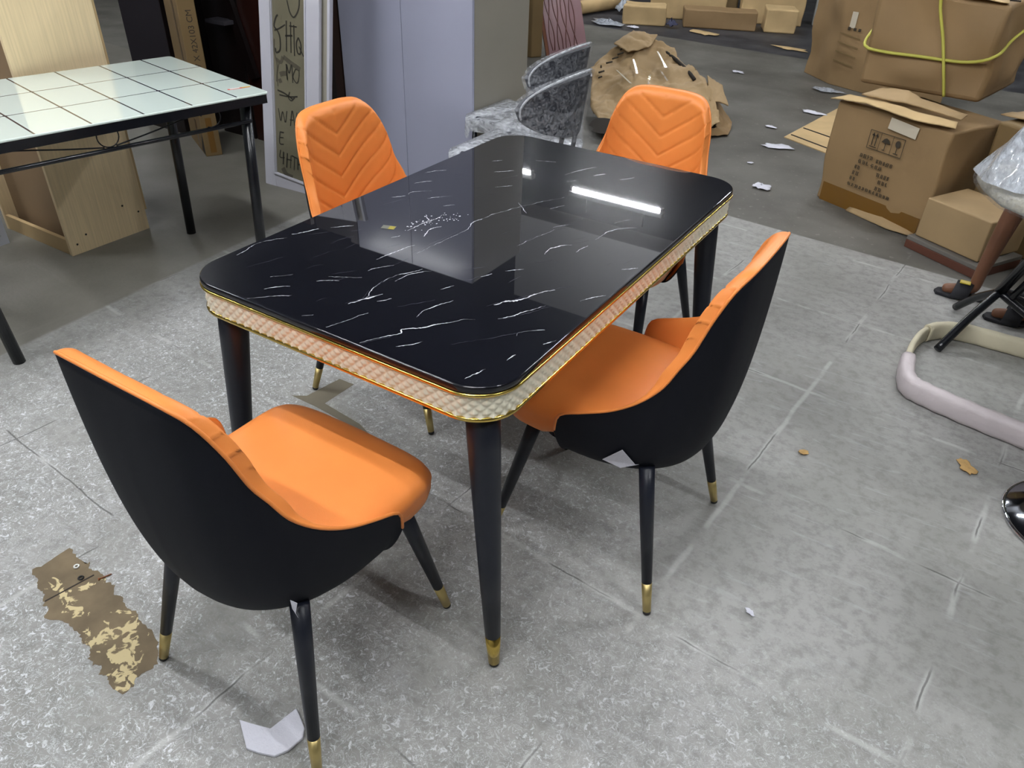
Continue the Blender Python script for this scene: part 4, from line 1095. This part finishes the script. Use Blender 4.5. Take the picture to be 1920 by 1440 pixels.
# ------------------------------------------------------------------ pinkish carved door leaning in the back
CD = empty('carved_door', (-2.76, 5.08, 0), math.atan2(.16, .33), 'narrow pinkish door panel with carved wavy grooves, leaning behind the wrapped chairs', 'door')
CD.rotation_euler = (math.radians(-14), math.radians(-11), math.atan2(.16, .33) + .25)
q = MB(); q.box((.18, .02, .85), (.36, .04, 1.70)); q.build('door_leaf', M_PINK, CD, bevel=.004)
q = MB(); q.box((-.012, .03, .85), (.03, .05, 1.70)); q.build('brown_edge', M_ORW, CD)
for k, x0 in enumerate((.05, .12, .19, .26)):
    for sg in (1, -1):
        q = MB(); P, _ = catmull([(x0 + sg * .022 * math.sin(z * 9.5 + k * .6), -.0008, z) for z in [.04 + .08 * i for i in range(20)]], 60)
        q.tube([tuple(p) for p in P], .0042, 6); q.build('carved_groove', M_PINKG, CD)
bx, _ = warp_box('leaning_cardboard', [(-3.25, 5.0), (-2.86, 4.9), (-2.80, 5.0), (-3.2, 5.12)], .62, M_CARDD, None, 55, .01, 8, round_=.01)
tag(bx, 'dull brown cardboard slab between grey wardrobe and pinkish carved door', 'cardboard')

# ------------------------------------------------------------------ discarded cartons along the far wall of the aisle
def flatbox(corners, h, m, label, seed, amp=.03, z0=0.0):
    o, _ = warp_box('flattened_carton', corners, h, m, None, seed, amp, 10, round_=.015)
    for v in o.data.vertices: v.co.z += z0
    return tag(o, label, 'box', 'discarded cartons at the back')
flatbox([(-2.98, 7.10), (-2.55, 7.30), (-2.70, 7.62), (-3.12, 7.42)], .20, M_CARDL, 'pale crushed carton at the left end of the back row', 61, .035)
flatbox([(-2.38, 7.42), (-1.64, 7.72), (-1.76, 8.0), (-2.50, 7.70)], .19, M_CARD, 'long brown carton in the middle of the front line at the back', 67, .02)
flatbox([(-1.56, 7.76), (-1.25, 7.88), (-1.38, 8.2), (-1.69, 8.08)], .24, M_CARDL, 'short boxy carton at the right end of the back row', 71, .015)
flatbox([(-2.95, 7.74), (-2.12, 8.06), (-2.25, 8.40), (-3.08, 8.08)], .34, M_CARDL, 'wide pale carton stacked behind the crushed one at the back', 74, .03)
flatbox([(-1.98, 8.16), (-1.32, 8.42), (-1.45, 8.74), (-2.11, 8.50)], .36, M_CARDL, 'pale folded carton behind the boxy one at the back', 64, .03)
flatbox([(-2.95, 8.45), (-2.2, 8.75), (-2.35, 9.2), (-3.1, 8.9)], .60, M_CARDD, 'dark brown carton furthest back', 77, .03)
q = MB(); q.box((-1.00, 8.75, .45), (.55, .05, .9), rz=.35); tag(q.build('pale_panel', mat('pale_grey_board', srgb(150, 150, 146), rough=.6), bevel=.004), 'pale grey board standing behind the boxy carton at the back', 'board')
RL = empty('carpet_roll', (-3.64, 7.25, .085), .9, 'tan roll of material with a dark hollow end lying at the back', 'roll')
q = MB(); q.rings([[(x, .075 * math.cos(a), .075 * math.sin(a)) for a in [2 * PI * k / 20 for k in range(20)]] for x in (0, .9)]); q.build('rolled_sheet', M_CARDL, RL)
q = MB(); q.rings([[(x, .045 * math.cos(a), .045 * math.sin(a)) for a in [2 * PI * k / 20 for k in range(20)]] for x in (-.004, .02)]); q.build('hollow_end', M_SEAM, RL)
RL.rotation_euler = (0, 0, 1.38)

# ------------------------------------------------------------------ litter on the floor
def litter(name, x, y, r, m, label, cat, ax=1.6, rot=0.0, seed=1, lift=.02, group=None):
    rr = random.Random(seed); q = MB(); n, k = 18, 5
    base = [(1 + .95 * (rr.random() - .5)) for _ in range(n)]
    base = [(base[i] * 2 + base[i - 1]) / 3 for i in range(n)]
    rows = []
    for j in range(k + 1):
        t = j / k
        rows.append([(r * t * base[i] * math.cos(2 * PI * i / n) * ax, r * t * base[i] * math.sin(2 * PI * i / n), .003 + lift * (mnoise.noise(Vector((i * .7, t * 3, seed))) * .5 + .5) * (1 - t * .6)) for i in range(n)])
    q.grid(rows, 0, True, close_u=True)
    o = q.build(name, m); o.location = (x, y, 0.002); o.rotation_euler = (0, 0, rot)
    sd = o.modifiers.new('th', 'SOLIDIFY'); sd.thickness = .0012
    return tag(o, label, cat, group)
litter('foam_scrap', -.057, 2.83, .045, M_FOAM, 'white folded foam scrap on the dark aisle floor near the printed carton', 'scrap', 1.0, .4, 2, .035)
litter('foam_scrap', -.20, 3.66, .055, M_FOAM, 'ragged white scrap left of the slotted cardboard sheet', 'scrap', 1.7, .2, 3, .02)
litter('foam_scrap', -.371, 4.08, .030, M_FOAM, 'small round white scrap above the ragged one', 'scrap', 1.2, .2, 4, .02)
litter('foam_scrap', -.24, 3.217, .014, M_FOAM, 'tiny white dot of foam on the aisle floor', 'scrap', 1.2, .2, 5, .01)
litter('foam_scrap', -.223, 4.67, .045, M_FOAM, 'oval white scrap beyond the cardboard sheet tip', 'scrap', 1.9, -.3, 6, .02)
litter('foam_scrap', -1.137, 5.62, .040, M_FOAM, 'small white scrap far out in the middle of the aisle', 'scrap', 1.7, -.3, 7, .02)
litter('plastic_wrapper', -.30, 5.42, .07, M_BAG, 'crumpled clear wrapper at the foot of the standing carton', 'wrapper', 1.9, -.2, 8, .05)
litter('plastic_bag', -3.10, 6.98, .14, M_BAG, 'crumpled clear plastic bag on the black floor at the back', 'bag', 2.0, -.5, 9, .08)
litter('foam_scrap', -2.78, 6.98, .05, M_FOAM, 'white oval scrap beside the crumpled bag at the back', 'scrap', 1.4, -.5, 10, .04)
litter('plastic_bag', -3.28, 7.72, .10, M_BAG, 'grey crumpled plastic bag behind the tan roll', 'bag', 1.2, .5, 19, .30)
litter('cardboard_scrap', -1.07, 7.02, .07, M_CARDL, 'torn pale cardboard scrap on the black floor at the back', 'scrap', 2.4, -.2, 11, .02)
litter('cardboard_scrap', -2.05, 7.22, .11, M_CARDL, 'pale torn flap lying before the long brown carton at the back', 'scrap', 1.5, -.3, 12, .03)
litter('blue_cloth', -2.47, 7.28, .055, M_BLUEP, 'dark blue cloth bundle between the flattened cartons at the back', 'cloth', 1.4, -.3, 13, .16)
litter('yellow_scrap', 1.232, .77, .022, M_YELLOW, 'yellow-brown torn scrap on the pale floor at right', 'scrap', 1.7, -1.0, 14, .008)
litter('foam_scrap', .844, -.154, .008, M_FOAM, 'tiny white crumb on the open floor right of the table', 'scrap', 1.4, -.4, 15, .006)
litter('brown_leaf', .788, .549, .012, M_YELLOW, 'tiny brown leaf-like scrap behind the right-hand chair', 'scrap', 1.4, 1.0, 16, .006)
for k, (x, y, r, lab) in enumerate(((-2.33, 4.70, .075, 'white scrap nearest the foot of the carved door'), (-2.02, 4.62, .06, 'small white curl beside the crushed carton'), (-2.0, 4.98, .06, 'pinkish white shred behind the crushed carton'))):
    litter('foam_scrap', x, y, r, M_FOAM, lab, 'scrap', 1.5, .3 * k, 30 + k, .05)
q = MB(); q.prism([(.032, -1.034), (.06, -1.026), (.101, -1.012), (.112, -.950), (.158, -.972), (.171, -.99), (.166, -1.025), (.152, -1.049), (.12, -1.062), (.093, -1.069)], .0015, .010)
FO = q.build('foam_sheet', M_FOAM, bevel=.002); tag(FO, 'bent white foam sheet on the floor at the foot of the foreground chair', 'foam')
for i_, (x, y, m_, nm, lb) in enumerate(((-.635, -.974, M_STICKW, 'washer', 'small pale washer lying on the bare brown patch'), (-.592, -.990, M_RUBBER, 'rubber_washer', 'small dark washer on the seam of the bare brown patch'))):
    q = MB(); q.tube([(x + .0055 * math.cos(a), y + .0055 * math.sin(a), .0035) for a in [2 * PI * k / 16 for k in range(16)]], .0022, 6, closed=True)
    tag(q.build(nm, m_), lb, 'washer')
q = MB(); q.tube([(-.552, -.968, .003), (-.541, -.940, .003)], .0017, 8); q.tube([(-.5525, -.9695, .003), (-.5515, -.967, .003)], .0038, 8)
tag(q.build('screw', M_ORW), 'thin rusty screw at the edge of the bare brown patch', 'screw')

# ------------------------------------------------------------------ round wrapped table, foam ring, stool at the right
RT = empty('round_table', (1.40, 1.50, 0), 0, 'small round table with plastic-wrapped top and black splayed legs at the right edge', 'table')
q = MB()
def disc(r, z): return [(r * math.cos(2 * PI * k / 48) * (1 + .006 * math.sin(k * 2.6)), r * math.sin(2 * PI * k / 48), z + .003 * math.sin(k * 1.9)) for k in range(48)]
q.rings([disc(.395, .655), disc(.428, .662), (disc(.436, .675)), disc(.432, .695), disc(.41, .703)]); q.build('tabletop', mat('wrapped_white_top', srgb(176, 172, 158), rough=.35, var=.18, vscale=22, bump=.6, bscale=60), RT)
q = MB(); q.rings([disc(.402, .650), disc(.438, .658), disc(.447, .676), disc(.440, .699), disc(.415, .7095), disc(.1, .712)], cap0=False); q.build('plastic_wrap', M_WRAP, RT)
hub = Vector((-.215, .20, .20))
q = MB(); q.tube([(-.10, .03, .65), tuple(hub)], .020, 12); q.build('column', M_METAL, RT)
q = MB(); q.tube([(-.05, -.01, .65), (-.17, .16, .21)], .014, 12); q.build('column', M_METAL, RT)
for tgt in ((1.055 - 1.40, 1.466 - 1.50, .012), (1.072 - 1.40, 1.89 - 1.50, .012), (.22, .36, .012), (.20, .02, .012)):
    a = hub; b = Vector(tgt); mid_ = (a + b) / 2 + Vector((0, 0, .012))
    P, _ = catmull([tuple(a), tuple(mid_), tuple(b)], 14)
    q = MB(); q.tube([tuple(p) for p in P], .0155, 12); q.build('leg', M_METAL, RT)
q = MB(); P, _ = catmull([(-.20, .22, .205), (-.05, .30, .17), (.15, .34, .19), (.3, .33, .22)], 20); q.tube([tuple(p) for p in P], .008, 8); q.build('stretcher', mat('grey_metal_rod', srgb(90, 92, 96), rough=.3, metal=.6), RT)
BG = MB(); rws = []
for j in range(14):
    t = j / 13
    rws.append([((.21 * (1 - t) ** .8 + .02) * math.cos(a) * (1 + .16 * math.sin(3 * a + t * 3)), (.20 * (1 - t) ** .8 + .02) * math.sin(a) * (1 + .14 * math.sin(4 * a - t * 2)), .21 * t + .012 * math.sin(a * 5 + t * 8) * t) for a in [2 * PI * k / 40 for k in range(40)]])
BG.grid(rws, 0, True, close_u=True); bgo = BG.build('plastic_bag', M_BAG); bgo.location = (1.06, 1.36, .716); bgo.scale = (.46, .62, .82)
tag(bgo, 'peaked translucent plastic bag on the round wrapped table', 'bag')

RG = empty('foam_wrapped_ring', (.035, -.005, 0), 0, 'rounded rectangular ring wrapped in white foam, lying on the floor by the round table', 'furniture base')
ring_path = [(1.035, 1.06), (1.20, 1.02), (1.42, .985), (1.70, .96), (1.93, .98), (2.02, 1.10), (2.03, 1.32), (1.98, 1.52), (1.85, 1.60), (1.55, 1.62), (1.25, 1.625), (1.06, 1.615), (.965, 1.53), (.935, 1.38), (.940, 1.22), (.965, 1.10)]
def closed_cat(P, n):
    P = [Vector((*p, 0)) for p in P]; N = len(P); out = []
    for i in range(N):
        p0, p1, p2, p3 = P[i - 1], P[i], P[(i + 1) % N], P[(i + 2) % N]
        for k in range(n):
            u = k / n; out.append(.5 * ((2 * p1) + (p2 - p0) * u + (2 * p0 - 5 * p1 + 4 * p2 - p3) * u * u + (3 * p1 - p0 - 3 * p2 + p3) * u ** 3))
    return out
CP = closed_cat(ring_path, 8)
def ring_seg(i0, i1, hw, hz, m, name, zc, wob=.0):
    q = MB(); rg = []; N = len(CP)
    for i in range(i0, i1 + 1):
        p, t = CP[i % N], (CP[(i + 1) % N] - CP[(i - 1) % N]).normalized(); n = Vector((-t.y, t.x, 0))
        s = 1 + wob * math.sin(i * 1.7)
        rg.append([tuple(p + n * hw * s * math.copysign(abs(math.cos(a)) ** .6, math.cos(a)) + Vector((0, 0, zc + hz * s * math.copysign(abs(math.sin(a)) ** .6, math.sin(a))))) for a in [2 * PI * k / 16 for k in range(16)]])
    q.rings(rg); return q.build(name, m, RG)
N_ = len(CP)
ring_seg(14 * 8 - 2, N_ + 28, .026, .040, M_FOAMP, 'foam_wrap', .041, .03)
ring_seg(28, 12 * 8, .018, .036, M_FOAMC, 'cream_foam_wrap', .037, .02)
ring_seg(12 * 8, 14 * 8, .012, .032, M_FOAMC, 'bare_ring_bend', .034, 0)

ST = empty('bar_stool', (1.545, .66, 0), 0, 'bar stool whose round chrome floor plate just enters at the right edge', 'stool')
def sdisc(r, z): return [(r * math.cos(a), r * math.sin(a), z) for a in [2 * PI * k / 48 for k in range(48)]]
q = MB(); q.rings([sdisc(.205, 0), sdisc(.205, .004), sdisc(.198, .012), sdisc(.12, .030), sdisc(.05, .048), sdisc(.03, .06)]); q.build('base_plate', mat('dark_chrome', srgb(120, 122, 128), rough=.1, metal=1.0), ST)
q = MB(); q.tube([(.203 * math.cos(a), .203 * math.sin(a), .006) for a in [2 * PI * k / 48 for k in range(48)]], .006, 8, closed=True); q.build('rim', M_CHROME, ST)
q = MB(); q.tube([(0, 0, .05), (0, 0, .60)], .025, 16); q.build('column', M_CHROME, ST)
q = MB(); q.rings([sdisc(.16, .60), sdisc(.175, .615), sdisc(.175, .655), sdisc(.16, .675), sdisc(.10, .682)]); q.build('seat', mat('black_vinyl', (.03, .032, .036, 1), rough=.25), ST)

# ------------------------------------------------------------------ person standing behind the round table (foot and shin in view)
PE_ = empty('person', (1.16, 2.02, 0), 0, 'person behind the round table, bare brown shin and black strap sandal, rest out of view', 'person')
def skin(name, joints, edges, m, root=0, lvl=2):
    me = bpy.data.meshes.new(name); me.from_pydata([j[:3] for j in joints], edges, []); me.materials.append(m)
    o = bpy.data.objects.new(name, me); COL.objects.link(o); o.parent = PE_
    sk = o.modifiers.new('skin', 'SKIN'); sk.use_smooth_shade = True
    for i, j in enumerate(joints):
        me.skin_vertices[0].data[i].radius = (j[3], j[4] if len(j) > 4 else j[3]); me.skin_vertices[0].data[i].use_root = (i == root)
    sb = o.modifiers.new('sub', 'SUBSURF'); sb.levels = lvl; sb.render_levels = lvl
    return o
# faces -X: local x forward is negative
J = [(.10, .0, .96, .13, .15), (.10, 0, 1.12, .12, .14), (.09, 0, 1.32, .13, .17), (.09, 0, 1.46, .07, .08), (.07, 0, 1.53, .052), (.06, 0, 1.60, .07), (.05, 0, 1.69, .092, .085), (.06, 0, 1.77, .07),
     (.09, .10, .88, .085), (.03, .05, .72, .070), (-.01, .03, .47, .044), (-.025, .03, .33, .039), (-.045, .03, .10, .026), (-.045, .03, .045, .028), (-.10, .02, .030, .026), (-.165, .005, .022, .023),
     (.12, -.10, .88, .085), (.14, -.11, .70, .070), (.14, -.11, .47, .044), (.16, -.10, .32, .039), (.17, -.10, .10, .026), (.175, -.10, .045, .028), (.11, -.11, .030, .026), (.04, -.12, .022, .023),
     (.09, .19, 1.40, .055), (.10, .24, 1.14, .042), (.04, .24, .90, .030), (.02, .24, .84, .032), (.09, -.19, 1.40, .055), (.10, -.24, 1.14, .042), (.04, -.24, .90, .030), (.02, -.24, .84, .032)]
J = [(j[0], j[1] * (.88 if j[2] > .8 else 1) + (.14 if j[2] > .80 else .07 if j[2] > .6 else 0), *j[2:]) for j in J]
Ed = [(0, 1), (1, 2), (2, 3), (3, 4), (4, 5), (5, 6), (6, 7), (0, 8), (8, 9), (9, 10), (10, 11), (11, 12), (12, 13), (13, 14), (14, 15), (0, 16), (16, 17), (17, 18), (18, 19), (19, 20), (20, 21), (21, 22), (22, 23), (2, 24), (24, 25), (25, 26), (26, 27), (2, 28), (28, 29), (29, 30), (30, 31)]
for side, hx_, hy_ in ((0, .02, .24 * .88 + .14), (1, .02, -.24 * .88 + .14)):
    src = 27 if side == 0 else 31
    for f_, (dy, l) in enumerate(((-.024, .062), (-.009, .075), (.007, .071), (.022, .055))):
        i = len(J); J.append((hx_ - .004, hy_ + dy, .795, .0095)); J.append((hx_ - .012, hy_ + dy, .795 - l * .55, .0085)); J.append((hx_ + .002, hy_ + dy, .795 - l, .0075))
        Ed += [(src, i), (i, i + 1), (i + 1, i + 2)]
    i = len(J); sg = -1; J.append((hx_ - .036, hy_, .815, .011)); J.append((hx_ - .050, hy_, .785, .010)); Ed += [(src, i), (i, i + 1)]
skin('body', J, Ed, M_SKIN)
# toes
for dx, dy in ((.0, .03), (.165, -.092)):
    pass
# shorts and shirt
def tube_part(name, pts, rs, m, n=20):
    q = MB(); q.tube(pts, rs, n, cap=False); o = q.build(name, m, PE_); sd = o.modifiers.new('th', 'SOLIDIFY'); sd.thickness = .004; return o
tube_part('shirt', [(.10, .14, .88), (.10, .14, 1.05), (.09, .14, 1.25), (.09, .14, 1.42), (.09, .14, 1.50)], [.175, .17, .19, .20, .09], M_BLACKC, 28)
tube_part('trouser_leg', [(.10, .20, .95), (.05, .14, .78), (.01, .045, .62), (.0, .035, .55)], [.125, .12, .090, .080], M_BLACKC)
tube_part('trouser_leg', [(.12, .05, .95), (.14, -.03, .78), (.142, -.11, .62), (.142, -.11, .55)], [.125, .12, .090, .080], M_BLACKC)
q = MB(); q.rings([[(.05 + r * math.cos(a), .14 + r * .9 * math.sin(a), z) for a in [2 * PI * k / 24 for k in range(24)]] for r, z in ((.100, 1.68), (.106, 1.74), (.09, 1.81), (.05, 1.845))]); q.build('hair', M_BLACKC, PE_)
for (ox, oy) in ((-.025, 0.0), (.18, -.13)):
    q = MB(); so = [(-.155, -.028), (-.165, .0), (-.155, .03), (-.10, .058), (-.02, .060), (.035, .055), (.05, .028), (.035, .0), (-.02, -.008), (-.10, -.036)]
    q.prism([(x + ox, y + oy) for x, y in so], -.0, .014); q.build('sandal', M_BLACKC, PE_, bevel=.004)
    q = MB(); P, _ = catmull([(ox - .07, oy - .040, .008), (ox - .065, oy - .030, .042), (ox - .06, oy + .012, .066), (ox - .06, oy + .052, .042), (ox - .06, oy + .062, .008)], 16)
    rows = [[tuple(Vector(p) + Vector((d, 0, 0))) for p in P] for d in (-.030, .0, .035)]
    q.grid(rows, 0, True); o = q.build('sandal_strap', M_BLACKC, PE_); sd = o.modifiers.new('th', 'SOLIDIFY'); sd.thickness = .005; sd.offset = 1
    q = MB(); q.box((ox - .06, oy + .002, .073), (.042, .03, .006)); q.build('sandal_buckle', M_STICKY if ox < 0 else M_CHROME, PE_, bevel=.002)
for k in range(3):
    q = MB(); P = [(.172 + .040 * math.cos(a), -.10 + .040 * math.sin(a), .105 + .022 * k + .004 * math.sin(2 * a)) for a in [2 * PI * j / 20 for j in range(20)]]
    q.tube(P, .0055, 6, closed=True); q.build('ankle_strap', mat('beige_strap', srgb(150, 140, 118), rough=.7) if k == 0 else bpy.data.materials['beige_strap'], PE_)
